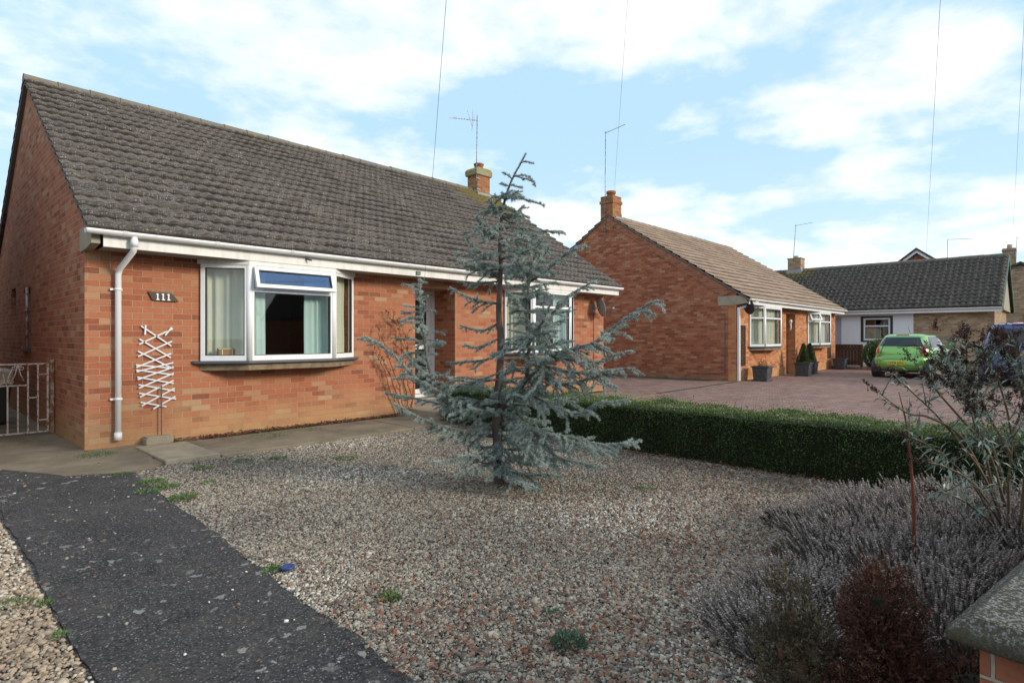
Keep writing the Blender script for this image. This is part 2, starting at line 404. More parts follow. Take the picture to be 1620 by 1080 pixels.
M['needle']=byrnd('blue_needles',[(0,(.15,.19,.165)),(.4,(.36,.43,.385)),(.8,(.52,.59,.54)),(1,(.66,.71,.65))],.7,None,.2)
M['bark']=simple('cedar_bark',(.13,.105,.09),.95,.4,18,.9)
M['hedge']=byrnd('hedge_leaves',[(0,(.16,.09,.04)),(.02,(.03,.045,.014)),(.45,(.06,.11,.026)),(.8,(.12,.19,.045)),(1,(.27,.32,.09))],.5,None,.25)
M['hedgecore']=simple('hedge_twigs',(.02,.022,.012),1,.3,20,.5)
M['bushlf']=byrnd('round_bush_leaves',[(0,(.05,.08,.02)),(.5,(.11,.17,.04)),(1,(.24,.30,.08))],.5,None,.2)
M['conelf']=byrnd('topiary_leaves',[(0,(.02,.045,.015)),(.5,(.05,.10,.03)),(1,(.10,.16,.05))],.6,None,.15)
M['lav']=byrnd('lavender_seedheads',[(0,(.10,.08,.072)),(.5,(.28,.238,.215)),(.85,(.46,.40,.365)),(1,(.60,.54,.495))],.9)
M['lavst']=byrnd('lavender_stems',[(0,(.06,.055,.045)),(.5,(.15,.135,.115)),(1,(.25,.22,.19))],.9)
M['budlf']=byrnd('buddleia_leaves',[(0,(.07,.105,.08)),(.5,(.19,.25,.20)),(.85,(.33,.40,.34)),(1,(.48,.54,.48))],.7,None,.15)
M['budst']=simple('buddleia_stems',(.15,.11,.07),.8,.3,15,.4)
M['seed']=byrnd('seed_heads',[(0,(.022,.014,.014)),(.6,(.055,.032,.028)),(1,(.11,.065,.05))],.95)
M['rust']=byrnd('dead_conifer',[(0,(.03,.014,.010)),(.45,(.080,.036,.024)),(.9,(.155,.072,.047)),(1,(.24,.125,.085))],.85,None,.1)
M['olive']=byrnd('olive_conifer',[(0,(.03,.024,.015)),(.5,(.105,.085,.05)),(.9,(.20,.17,.105)),(1,(.32,.28,.19))],.85,None,.1)
M['weed']=byrnd('weed_leaves',[(0,(.04,.08,.02)),(.5,(.09,.17,.04)),(1,(.18,.30,.07))],.6,None,.2)
M['herb']=byrnd('greygreen_herb',[(0,(.03,.06,.035)),(.5,(.07,.13,.08)),(1,(.14,.22,.15))],.7,None,.15)
M['drytwig']=simple('rose_stems',(.15,.07,.05),.8,.4,20,.3)
M['redtwig']=simple('red_brown_stem',(.16,.055,.035),.8,.3,20,.3)
M['roself']=byrnd('rose_leaves',[(0,(.05,.04,.02)),(.5,(.10,.10,.04)),(1,(.25,.28,.08))],.7,None,.2)
M['treelf']=byrnd('far_tree_leaves',[(0,(.02,.04,.015)),(.5,(.045,.08,.025)),(1,(.09,.14,.04))],.7,None,.2)
def carpaint(name,col,dk=.6):
    t=NT(name); n=t.noise(t.pos(),2.5,4)
    c=t.mix(n,tuple(x*dk for x in col),col)
    return t.fin(c,.28,None,Metallic=.35,Coat_Weight=1.0,Coat_Roughness=.04)
M['carG']=carpaint('green_car_paint',(.20,.46,.09),.85)
M['carB']=carpaint('navy_car_paint',(.012,.025,.14),.8)
t=NT('car_glass'); M['carglass']=t.fin((.015,.02,.025),.06,None)
M['tyre']=simple('tyre_rubber',(.02,.02,.02),.85,.2)
M['alloy']=simple('alloy_rim',(.5,.5,.52),.3,.05,metal=.8)
t=NT('red_lens'); M['redlens']=t.fin((.45,.015,.02),.15,None,Coat_Weight=1.0)
t=NT('clear_lens'); M['clearlens']=t.fin((.6,.45,.42),.15,None,Coat_Weight=1.0)
M['plate']=simple('yellow_plate',(.75,.50,.02),.4,.05)
M['numw']=simple('white_enamel',(.75,.75,.75),.4,.02)
M['planter']=simple('lead_planter',(.055,.058,.062),.55,.5,14,.4)
M['planterD']=simple('lead_planter_pattern',(.12,.125,.13),.5,.3,14,.4)
M['render']=upvc('white_render',(.78,.79,.80),.9,.15)
M['bluegrey']=simple('bluegrey_door',(.36,.38,.44),.6,.06)
M['fence']=simple('brown_fence',(.11,.06,.04),.85,.4,6,.4)
M['teal']=simple('verge_green',(.16,.24,.19),.8,.3)
def capm():
    t=NT('lichened_coping'); p=t.pos()
    n=t.noise(p,95,7,.85); n2=t.noise(p,14,6,.7)
    c=t.mix(n2,(.06,.052,.035),(.15,.135,.085))
    c=t.mix(t.ramp(n,[(.3,.85),(.47,0)]),c,(.035,.03,.02))
    nz=t.n('SeparateXYZ',Vector=t.n('NewGeometry').outputs['Normal']).outputs[2]
    c=t.mix(t.math('MULTIPLY',t.ramp(t.noise(p,120,6,.75),[(.50,0),(.58,.95)]),t.ramp(nz,[(.5,.15),(.9,1)])),c,(.42,.42,.41))
    return t.fin(c,.95,t.bump(n,1.0,.012))
M['cap']=capm()
M['blueplastic']=simple('blue_plastic',(.02,.045,.16),.35,.1)
M['bluecloth']=simple('blue_cloth',(.05,.22,.70),.7,.1)
M['greybin']=simple('beige_plastic',(.42,.36,.26),.6,.1)
M['bindark']=simple('dark_bin',(.03,.035,.03),.6,.1)
M['wire']=simple('wire_black',(.10,.10,.11),.6,.1)
M['lattice']=simple('brown_lattice',(.075,.05,.035),.9,.3)
# ------------------------------------------------------------------ building helpers
def wall_panel(mb, O, U, N, L, holes, z0, z1, th):
    """wall in the plane O+U*u+z, thickness th towards N; holes: (u0,u1,z0,z1)"""
    us=sorted({0,L}|{h[0] for h in holes}|{h[1] for h in holes})
    zs=sorted({z0,z1}|{h[2] for h in holes}|{h[3] for h in holes})
    def solid(i,j):
        if i<0 or j<0 or i>=len(us)-1 or j>=len(zs)-1: return False
        uc=(us[i]+us[i+1])/2; zc=(zs[j]+zs[j+1])/2
        return not any(h[0]<uc<h[1] and h[2]<zc<h[3] for h in holes)
    def q(u,n,z): return (O[0]+U[0]*u+N[0]*n, O[1]+U[1]*u+N[1]*n, z)
    for i in range(len(us)-1):
        for j in range(len(zs)-1):
            if not solid(i,j): continue
            a,b,c,d=us[i],us[i+1],zs[j],zs[j+1]
            F=[[(a,0,c),(b,0,c),(b,0,d),(a,0,d)],[(b,th,c),(a,th,c),(a,th,d),(b,th,d)]]
            if not solid(i-1,j): F.append([(a,th,c),(a,0,c),(a,0,d),(a,th,d)])
            if not solid(i+1,j): F.append([(b,0,c),(b,th,c),(b,th,d),(b,0,d)])
            if not solid(i,j-1): F.append([(a,th,c),(b,th,c),(b,0,c),(a,0,c)])
            if not solid(i,j+1): F.append([(a,0,d),(b,0,d),(b,th,d),(a,th,d)])
            for f in F: mb.add([q(*p) for p in f],[(0,1,2,3)])

def tile_slope(name, O, S, T, L, SL, up, period, amp, gauge, lip, mat, parent, tile=.3, jit=.004, flat=False):
    """O: eave corner (3-D), S: unit along eave, T: unit up the slope; up: normal"""
    O=np.array(O); S=np.array(S); T=np.array(T); Nn=np.array(up)
    per=8
    ns=max(2,int(L/period*per)); s=np.linspace(0,L,ns+1)
    ph=(s%period)/period
    if flat: prof=amp*np.where(ph<.1,np.sin(ph/.1*math.pi),0)
    else: prof=amp*(.5-.5*np.cos(2*math.pi*ph))**.8
    rows=int(round(SL/gauge)); g=SL/rows
    V=[];F=[];UV=[]
    base=0
    for r in range(rows):
        tj=(np.floor(s/tile)+r*57).astype(int)
        jr=np.random.default_rng(r+5).normal(0,jit,4000)
        j1=jr[tj%4000]; j2=jr[(tj*7+3)%4000]
        t0=r*g; t1=(r+1)*g+.015
        sag=.006*np.sin(s*1.7+r*.3)
        lines=[(t0+j1*1.5,np.zeros_like(s)-.03),(t0+j1*1.5,prof+lip+j2+sag),(t0+j1*1.5+.012,prof+lip*1.02+j2+.002+sag),(np.full_like(s,t1),prof+.001+j2*.3+sag)]
        for t,h in lines:
            t=np.broadcast_to(t,s.shape)
            P=O+np.outer(s,S)+np.outer(t,T)+np.outer(h,Nn)
            V.append(P); UV.append(np.stack([s,np.broadcast_to(t,s.shape)-h],1))
        k=ns+1
        for a in range(3):
            i=np.arange(ns)+base+a*k
            F.append(np.stack([i,i+1,i+1+k,i+k],1))
        base+=4*k
    V=np.concatenate(V);F=np.concatenate(F);UV=np.concatenate(UV)
    # make sure faces look outwards
    a,b,c=V[F[k*2][0]] if False else V[F[-1][0]],V[F[-1][1]],V[F[-1][2]]
    if np.dot(np.cross(b-a,c-a),Nn)<0: F=F[:,::-1]
    o=build_np(name,V,F,mat,parent)
    uvl=o.data.uv_layers.new(name='UVMap'); li=np.empty(len(o.data.loops),dtype=np.int32); o.data.loops.foreach_get('vertex_index',li)
    uvl.data.foreach_set('uv',UV[li].astype(np.float32).ravel())
    return o

def gutter(parent, O, U, L, z, out, mat, r=.056, name='gutter'):
    """half round gutter running along U from O, out = outward 2-D normal"""
    mb=MB(); n=8
    vs=[];
    for e in (0,L):
        for rr in (r,r-.006):
            for k in range(n+1):
                a=math.pi*k/n
                vs.append((O[0]+U[0]*e+out[0]*(math.cos(a)*rr), O[1]+U[1]*e+out[1]*(math.cos(a)*rr), z-math.sin(a)*rr))
    m=n+1; fs=[]
    for k in range(n):
        fs.append((k,k+1,2*m+k+1,2*m+k)); fs.append((m+k+1,m+k,3*m+k,3*m+k+1))
    fs+= [(0,2*m,3*m,m),(n,m+n,3*m+n,2*m+n)]
    mb.add(vs,fs,smooth=True)
    for e in (0.0,L-.008):   # stop ends
        c=[(O[0]+U[0]*e+out[0]*math.cos(math.pi*k/n)*r, O[1]+U[1]*e+out[1]*math.cos(math.pi*k/n)*r, z-math.sin(math.pi*k/n)*r) for k in range(m)]
        c2=[(p[0]+U[0]*.008,p[1]+U[1]*.008,p[2]) for p in c]
        mb.add(c+c2,[tuple(range(m)),tuple(range(m,2*m))[::-1]]+[(k,k+1,m+k+1,m+k) for k in range(n)])
    # brackets and union clips
    e=.35
    while e<L-.2:
        w=.05 if int(e*10)%2 else .10
        vs=[]
        for ee in (e,e+w):
            for k in range(n+1):
                a=math.pi*k/n
                vs.append((O[0]+U[0]*ee+out[0]*math.cos(a)*(r+.006), O[1]+U[1]*ee+out[1]*math.cos(a)*(r+.006), z-math.sin(a)*(r+.006)+.004))
        mb.add(vs,[(k,k+1,m+k+1,m+k) for k in range(n)],smooth=True)
        e+=1.0
    return mb.build(name,mat,parent)

def facet(parent, A, B, zt, zb, trans=None, mull=(), vent=None, fw=.055, glassmat='glass', out=None, curtain=None, sash=None):
    """one flat run of a framed window from A to B (plan). trans: transom height; mull: fractions; vent: (i) bay whose top light is open"""
    A=Vector(A);B=Vector(B);L=(B-A).length;U=(B-A)/L;N=Vector((U.y,-U.x))   # outward
    if out is not None and N.dot(Vector(out))<0: N=-N
    f=MB(); d0,d1=-.035,.035
    f.obx(A,U,N,0,L,d0,d1,zb,zb+fw+.015); f.obx(A,U,N,0,L,d0,d1,zt-fw,zt)
    f.obx(A,U,N,0,fw,d0+.001,d1-.001,zb+fw+.015,zt-fw); f.obx(A,U,N,L-fw,L,d0+.001,d1-.001,zb+fw+.015,zt-fw)
    cols=[fw]+[m*L for m in mull]+[L-fw]
    for m in mull: f.obx(A,U,N,m*L-fw*.45,m*L+fw*.45,d0+.002,d1-.002,zb+fw+.015,zt-fw)
    lights=[]
    for i in range(len(cols)-1):
        u0=cols[i]+(fw*.45 if i>0 else 0); u1=cols[i+1]-(fw*.45 if i<len(cols)-2 else 0)
        tr=trans if trans and (sash is None or i in sash) else None
        if tr:
            f.obx(A,U,N,u0,u1,d0+.003,d1-.003,tr-fw*.45,tr+fw*.45)
            lights.append((u0,u1,zb+fw+.015,tr-fw*.45,False)); lights.append((u0,u1,tr+fw*.45,zt-fw,vent==i))
        else: lights.append((u0,u1,zb+fw+.015,zt-fw,False))
    fo=f.build('window_frame',M['white'],parent,bevel=.004)
    for (u0,u1,a,b,op) in lights:
        g=.010
        if not op:
            k=MB(); 
            k.obx(A,U,N,u0,u1,-.012,.026,a,a+g); k.obx(A,U,N,u0,u1,-.012,.026,b-g,b)
            k.obx(A,U,N,u0,u0+g,-.012,.026,a+g,b-g); k.obx(A,U,N,u1-g,u1,-.012,.026,a+g,b-g)
            k.build('window_gasket',M['gasket'],parent)
            q=MB(); q.obx(A,U,N,u0+g,u1-g,.004,.008,a+g,b-g); q.build('window_pane',M[glassmat],parent)
        else:
            # top-hung sash, swung out by the bottom edge
            an=R(17); 
            piv=b+.02
            def T(u,n,z):   # rotate about the top edge
                dz=z-piv; nn=n*math.cos(an)-dz*math.sin(an); zz=n*math.sin(an)+dz*math.cos(an)
                return (A.x+U.x*u+N.x*(nn+.03), A.y+U.y*u+N.y*(nn+.03), piv+zz)
            def tb(mb,ua,ub,na,nb,za,zb_):
                vs=[T(u,n,z) for z in (za,zb_) for (u,n) in ((ua,na),(ub,na),(ub,nb),(ua,nb))]
                mb.add(vs,[(0,3,2,1),(4,5,6,7),(0,1,5,4),(1,2,6,5),(2,3,7,6),(3,0,4,7)])
            s=MB(); w=.05; o=.02
            tb(s,u0-o,u1+o,0,.05,a-o,a-o+w); tb(s,u0-o,u1+o,0,.05,b+o-w,b+o)
            tb(s,u0-o,u0-o+w,0,.05,a-o+w,b+o-w); tb(s,u1+o-w,u1+o,0,.05,a-o+w,b+o-w)
            so=s.build('open_vent',M['white'],parent,bevel=.003)
            k=MB(); e=.012
            tb(k,u0-o+w,u1+o-w,.01,.045,a-o+w,a-o+w+e); tb(k,u0-o+w,u1+o-w,.01,.045,b+o-w-e,b+o-w)
            tb(k,u0-o+w,u0-o+w+e,.01,.045,a-o+w+e,b+o-w-e); tb(k,u1+o-w-e,u1+o-w,.01,.045,a-o+w+e,b+o-w-e)
            k.build('gasket',M['gasket'],so)
            q=MB(); tb(q,u0-o+w+e,u1+o-w-e,.022,.028,a-o+w+e,b+o-w-e); q.build('pane',M['skyglass'],so)
            q=MB(); um=(u0+u1)/2
            tb(q,um-.05,um+.05,-.03,0,a-o+.01,a-o+.03); q.build('handle',M['white'],so)
            k=MB(); k.obx(A,U,N,u0,u1,-.012,.02,a,a+g); k.obx(A,U,N,u0,u1,-.012,.02,b-g,b); k.obx(A,U,N,u0,u0+g,-.012,.02,a+g,b-g); k.obx(A,U,N,u1-g,u1,-.012,.02,a+g,b-g)
            k.build('window_gasket',M['gasket'],parent)
    return fo

def curtain(name,label,pts,z0,z1,mat,amp=.02,per=.09,group=None,seed=1):
    """wavy cloth hanging along a plan polyline"""
    pts=[Vector(p) for p in pts]; r=random.Random(seed)
    P=[];D=0
    for a,b in zip(pts,pts[1:]):
        L=(b-a).length; n=max(2,int(L/.008)); u=(b-a)/L; nn=Vector((u.y,-u.x))
        for i in range(n):
            t=D+L*i/n
            w=math.sin(2*math.pi*t/per+1.3*math.sin(t*9+seed))*amp*(.6+.4*math.sin(t*23+seed))
            P.append((a+u*(L*i/n)+nn*w,nn))
        D+=L
    rows=7; V=[];F=[]
    for j in range(rows):
        z=z1+(z0-z1)*j/(rows-1); k=.75+.35*j/(rows-1)
        for i,(p,nn) in enumerate(P):
            base=p; V.append((base.x+nn.x*.004*math.sin(j*1.3+i*.02), base.y+nn.y*.004*math.sin(j*1.3+i*.02), z))
    n=len(P)
    for j in range(rows-1):
        for i in range(n-1): F.append((j*n+i,(j+1)*n+i,(j+1)*n+i+1,j*n+i+1))
    o=build_np(name,V,F,mat,None,smooth=True)
    return tag(o,label,'curtain',group)

# ================================================================== HOUSE 1 : the bungalow nearest the camera
X0,X1,Y0,YR,Y1=1.54,12.17,8.33,12.45,16.57
YE,ZE,ZR=7.86,2.57,5.62
h1=thing('brick_bungalow','orange brick bungalow with mossy dark tiled roof behind the blue cedar','house',(X0,Y0,0))
def bungalow_walls(h,X0,X1,Y0,YR,Y1,zw,zslope,yslope_e,slope,holesF,holesL,mF,mS,th=.25):
    mb=MB(); wall_panel(mb,(X0,Y0),(1,0),(0,1),X1-X0,holesF,0,zw,th)
    mb.build('front_wall',mF,h)
    # side walls: rectangle up to zw then gable triangle
    for side,X,N in ((0,X0,1),(1,X1,-1)):
        mb=MB()
        z_top=zslope
        if side==0: wall_panel(mb,(X,Y1),(0,-1),(1,0),Y1-Y0-th,[(Y1-b,Y1-a,c,d) for a,b,c,d in holesL],0,zw,th)
        else: wall_panel(mb,(X,Y0+th),(0,1),(-1,0),Y1-Y0-th,[],0,zw,th)
        def zz(y): return zslope+(slope*(y-yslope_e) if y<=YR else slope*((2*YR-y)-yslope_e))
        poly=[(Y0,zw),(Y0,zz(Y0)-.03),(YR,zz(YR)-.03),(Y1,zz(Y1)-.03),(Y1,zw)]
        mb.prism(poly,'x',X,X+N*th)
        mb.build('gable_wall',mS,h)
    mb=MB(); mb.box(X0+th+.002,X1-th-.002,Y1-th,Y1-.002,0,zw-.002); mb.build('back_wall',mS,h)
sl=(ZR-ZE)/(YR-YE)
bay1=(2.81,3.30,4.54,5.07); bay2=(8.61,9.10,10.34,10.89)
holesF=[(bay1[0]-X0,bay1[3]-X0,1.0,2.34),(6.34-X0,7.27-X0,0.0,2.24),(bay2[0]-X0,bay2[3]-X0,1.0,2.34)]
bungalow_walls(h1,X0,X1,Y0,YR,Y1,2.375,ZE,YE,sl,holesF,[(12.25,12.95,1.15,2.18),(13.9,14.5,1.75,2.25)],M['brickA'],M['brickA'])
# rooms behind the windows
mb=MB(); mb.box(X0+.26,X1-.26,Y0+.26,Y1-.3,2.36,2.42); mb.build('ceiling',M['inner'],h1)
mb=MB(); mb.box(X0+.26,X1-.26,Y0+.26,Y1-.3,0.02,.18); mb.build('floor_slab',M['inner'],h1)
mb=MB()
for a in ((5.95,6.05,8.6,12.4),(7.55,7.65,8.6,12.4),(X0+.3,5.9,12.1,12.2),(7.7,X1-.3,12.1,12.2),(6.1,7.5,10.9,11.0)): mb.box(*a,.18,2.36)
mb.build('partition_wall',M['inner'],h1)
# soldier course over the door
mb=MB(); mb.box(6.20,7.42,Y0-.003,Y0+.02,2.245,2.372); mb.build('lintel',M['brickD'],h1)
# roof
SL=math.hypot(YR-YE,ZR-ZE); T=(0,(YR-YE)/SL,(ZR-ZE)/SL); Nn=(0,-T[2],T[1])
rx0,rx1=X0-.07,X1+.09
roof=MB()
roof.add([(rx0+.02,YE+.03,ZE-.06),(rx1-.02,YE+.03,ZE-.06),(rx1-.02,YR,ZR-.06),(rx0+.02,YR,ZR-.06),(rx1-.02,2*YR-YE-.03,ZE-.06),(rx0+.02,2*YR-YE-.03,ZE-.06)],[(0,1,2,3),(3,2,4,5)])
roof=roof.build('roof',M['roofA'],h1)
tile_slope('roof_tiles',(rx0,YE,ZE),(1,0,0),T,rx1-rx0,SL,Nn,.15,.018,.275,.044,M['roofA'],roof)
T2=(0,-T[1],T[2]); N2=(0,T[2],T[1])
tile_slope('roof_tiles',(rx0,2*YR-YE,ZE),(1,0,0),T2,rx1-rx0,SL,N2,.15,.018,.275,.044,M['roofA'],roof)
def ridge(x0,x1,y,z,roofobj,mat,r=.11,axis='x',step=.45):
    mb=MB(); x=x0; i=0
    while x<x1-.05:
        e=min(x+step-.006,x1); j=rnd.uniform(-.006,.006); n=8; vs=[]
        for xx,rr in ((x,r+.006),(x+.03,r),(e,r-.004)):
            for k in range(n+1):
                a=math.pi*(-.08+1.16*k/n)
                p=(math.cos(a)*rr,z-.075+math.sin(a)*rr+j)
                vs.append((xx,y+p[0],p[1]) if axis=='x' else (y+p[0],xx,p[1]))
        m=n+1
        mb.add(vs,[(q*m+k,q*m+k+1,(q+1)*m+k+1,(q+1)*m+k) for q in range(2) for k in range(n)],smooth=True)
        mb.add([vs[k] for k in range(m)],[tuple(range(m))])
        x+=step
    mb.smooth=False
    if axis=='x': mb.box(x0+.02,x1-.02,y-.085,y+.085,z-.15,z-.03)
    else: mb.box(y-.085,y+.085,x0+.02,x1-.02,z-.15,z-.03)
    return mb.build('ridge_tiles',mat,roofobj)
ridge(rx0,11.5,YR,ZR+.03,roof,M['ridge'])
# verge mortar strip on both gables
def verge(x,w,YE,ZE,YR,ZR,h,mat,th=.055):
    for s in (1,-1):
        mb=MB(); a=(YE+.02,ZE-.005) if s==1 else (2*YR-YE-.02,ZE-.005)
        b=(YR-s*.001,ZR-.005)
        mb.prism([a,b,(b[0],b[1]-th-.01),(a[0],a[1]-th)],'x',x,x+w); mb.build('verge',mat,h)
verge(rx0+.012,.07,YE,ZE,YR,ZR,h1,M['verge']); verge(rx1-.082,.07,YE,ZE,YR,ZR,h1,M['verge'])
# kneelers
for x,n in ((X0-.008,.09),(X1-.085,.09)):
    mb=MB(); mb.prism([(8.56,2.36),(8.32,2.36),(7.97,2.41),(7.97,2.54),(8.16,2.64),(8.56,2.64)],'x',x,x+n); mb.build('kneeler',M['kneeler'],h1,bevel=.006)
mb=MB(); mb.box(X0+.10,X1-.05+.12,7.925,7.945,2.375,2.535); mb.build('fascia',M['fascia'],h1,bevel=.003)
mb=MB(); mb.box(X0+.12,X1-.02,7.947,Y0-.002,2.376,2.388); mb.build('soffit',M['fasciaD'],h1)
gutter(h1,(X0-.08,7.865),(1,0),X1-X0+.20,2.555,(0,-1),M['white'])
# downpipe near the left corner
dx=1.93
p=MB()
p.tube([(dx,7.865,2.52),(dx,7.865,2.41),(dx,7.90,2.35),(dx-.06,8.22,2.17),(dx-.07,8.265,2.10),(dx-.07,8.27,.12)],.033,14)
dp=p.build('downpipe',M['pipe'],h1)
p=MB()
p.tube([(dx-.07,8.27,.11),(dx-.07,8.27,.20)],.042,12); p.build('pipe_shoe',M['white'],dp)
p=MB(); p.tube([(dx,7.865,2.40),(dx,7.865,2.48)],.041,12); p.build('pipe_collar',M['white'],dp)
for z in (1.92,.60):
    p=MB(); p.tube([(dx-.07,8.27,z-.014),(dx-.07,8.27,z+.014)],.040,12); p.box(dx-.145,dx-.02,8.29,Y0-.001,z-.012,z+.012); p.build('pipe_clip',M['white'],dp)

def bay(h,b,Y,Yf,zt,zb,vent=None,trans=1.985,side_trans=False,name='bay_window',cmull=()):
    base=MB(); # sill tray doubles as the thing that carries the frames
    o=.045
    base.prism([(b[0]-.13,Y-.001),(b[0]-.10,Y-.05),(b[1]-.03,Yf-.07),(b[2]+.03,Yf-.07),(b[3]+.10,Y-.05),(b[3]+.13,Y-.001)],'z',zb-.035,zb)
    bw=base.build(name,M['sill'],h,bevel=.004)
    q=MB(); q.prism([(b[0]-.02,Y-.002),(b[1]-.01,Yf-.01),(b[2]+.01,Yf-.01),(b[3]+.02,Y-.002)],'z',zb-.13,zb-.037); q.build('sill_board',M['sillbed'],bw,bevel=.006)
    q=MB(); q.prism([(b[0]-.05,Y-.002),(b[0]-.05,Y-.03),(b[1]-.02,Yf-.045),(b[2]+.02,Yf-.045),(b[3]+.05,Y-.03),(b[3]+.05,Y-.002)],'z',zt-.01,2.374); q.build('head_board',M['fascia'],bw)
    q=MB(); q.prism([(b[0],Y+.2),(b[0],Y),(b[1],Yf+.05),(b[2],Yf+.05),(b[3],Y),(b[3],Y+.2)],'z',zb+.002,zb+.03); q.build('inner_sill',M['white'],bw)
    P=[Vector((b[0],Y-.005)),Vector((b[1],Yf)),Vector((b[2],Yf)),Vector((b[3],Y-.005))]
    facet(bw,P[0],P[1],zt,zb,trans=trans if side_trans else None,out=(-.3,-1))
    facet(bw,P[1],P[2],zt,zb,trans=trans,vent=vent,out=(0,-1),mull=cmull)
    facet(bw,P[2],P[3],zt,zb,out=(.3,-1),trans=trans if side_trans else None)
    for k,pt in enumerate(P[1:3]):
        c=MB(); c.tube([(pt.x,pt.y,zb+.001),(pt.x,pt.y,zt-.001)],.047,10); c.build('corner_post',M['white'],bw)
    return bw
zt,zb=2.325,1.03
Yf=7.98
bay(h1,bay1,Y0,Yf,zt,zb,vent=0)
bay(h1,bay2,Y0,Yf,zt,zb)
cg='curtains in the near bay window'
curtain('curtain','cream curtain filling the left side light of the near bay window',[(2.92,8.42),(3.38,8.10),(3.40,8.09)],1.07,2.30,M['curtain_cream'],.022,.11,cg,1)
curtain('curtain','narrow pale green curtain left of the dark gap in the near bay window',[(3.38,8.12),(3.60,8.14)],1.07,2.30,M['curtain_green'],.018,.07,cg,2)
curtain('curtain','pale green curtain right of the dark gap in the near bay window',[(4.16,8.14),(4.55,8.12)],1.07,2.30,M['curtain_green'],.018,.08,cg,3)
curtain('curtain','cream curtain behind the right side light of the near bay window',[(4.58,8.14),(4.98,8.42)],1.07,2.30,M['curtain_cream'],.02,.09,cg,4)
curtain('curtain','pale green curtain behind the right half of the far bay window',[(9.98,8.16),(10.42,8.14)],1.07,2.30,M['curtain_green'],.02,.08,'curtains in the far bay window',5)
curtain('curtain','pale curtain edge behind the left half of the far bay window',[(8.76,8.40),(9.1,8.16)],1.07,2.30,M['curtain_cream'],.02,.08,'curtains in the far bay window',6)
mb=MB(); mb.box(2.99,3.21,8.215,8.27,1.061,1.20)
bx=mb.build('cardboard_box',M['card'],None,bevel=.003); tag(bx,'brown cardboard box on the sill of the near bay window','box')
mb=MB()
for u in (3.03,3.16): mb.box(u,u+.012,8.209,8.214,1.065,1.198)
mb.box(2.985,3.215,8.209,8.2135,1.185,1.195)
mb.build('tape',M['curtain_cream'],bx)
# added blue panel standing in for the sky reflected in the raised vent
mb=MB(); mb.box(3.2,4.7,12.07,12.095,1.5,2.34); mb.build('added_blue_panel',M['panelblue'],h1)

# front door in its recess
d=MB(); d.box(6.34,7.27,8.93,9.0,.2,.26); d.box(6.34,7.27,8.93,9.0,2.16,2.24); d.box(6.34,6.40,8.93,9.0,.26,2.16); d.box(7.19,7.27,8.93,9.0,.26,2.16)
door=d.build('front_door',M['white'],h1,bevel=.004)
d=MB(); d.box(6.41,6.50,8.94,8.985,.27,2.15); d.box(7.08,7.18,8.94,8.985,.27,2.15); d.box(6.501,7.079,8.94,8.985,.27,.36); d.box(6.501,7.079,8.94,8.985,1.12,1.21); d.box(6.501,7.079,8.94,8.985,2.05,2.15)
leaf=d.build('door_leaf',M['white'],door,bevel=.003)
t=NT('dark_door_glass'); M['dkglass']=t.fin((.02,.022,.022),.12)
d=MB(); d.box(6.503,7.077,8.955,8.97,.362,1.118); d.box(6.503,7.077,8.955,8.97,1.212,2.048); d.build('door_pane',M['dkglass'],door)
d=MB(); d.box(7.10,7.13,8.915,8.94,1.03,1.20); d.tube([(7.115,8.90,1.15),(7.00,8.90,1.15)],.010,8); d.build('door_handle',M['metal'],door)
d=MB(); d.box(6.16,6.34,8.93,9.0,0,2.24); d.box(7.272,7.45,8.93,9.0,0,2.24); d.build('recess_wall',M['brickA'],h1)
d=MB(); d.box(6.09,6.338,Y0-.003,8.93,0,2.24) if False else None
d=MB(); d.box(6.33,6.34,8.58,8.93,0,2.24); d.box(7.27,7.52,8.581,8.929,0,2.239); d.box(6.10,6.338,8.581,8.929,0,2.239)
d.build('recess_cheek',M['brickA'],h1)
d=MB(); d.box(6.30,7.30,8.36,8.95,2.241,2.26); d.build('recess_soffit',M['fasciaD'],h1)
d=MB(); d.box(6.342,7.268,8.66,8.929,.125,.205); d.build('threshold',M['conc'],h1,bevel=.006)
st=MB(); st.box(6.09,7.85,7.46,Y0-.003,0,.125); st.box(6.342,7.268,Y0-.003,8.93,0,.122)
sto=st.build('door_step',M['conc'],None,bevel=.01); tag(sto,'low concrete slab step below the white front door','step')
pb=MB(); pb.box(7.40,7.66,8.05,8.30,.126,.36); o=pb.build('brick_plinth',M['brickA'],None,bevel=.006); tag(o,'short stub of orange brickwork on the step right of the front door','plinth')

# chimney
ch=MB(); ch.box(11.5,12.0,12.2,12.62,5.30,6.02)
ch=ch.build('chimney',M['brickChim'],h1,bevel=.004)
c=MB(); c.prism([(11.44,6.02),(12.06,6.02),(12.08,6.16),(12.0,6.24),(11.5,6.24),(11.42,6.16)],'y',12.16,12.66); c.build('chimney_head',M['moss'],ch,bevel=.02)
c=MB(); c.lathe(11.75,12.41,[(.14,6.18),(.125,6.36),(.15,6.37),(.15,6.41),(.11,6.41),(.10,6.25)],16); c.build('chimney_pot',M['terracotta'],ch)
c=MB(); c.box(11.48,12.02,12.17,12.198,5.36,5.52); c.box(11.475,11.498,12.17,12.64,5.40,5.60); c.build('flashing',M['lead'],ch)

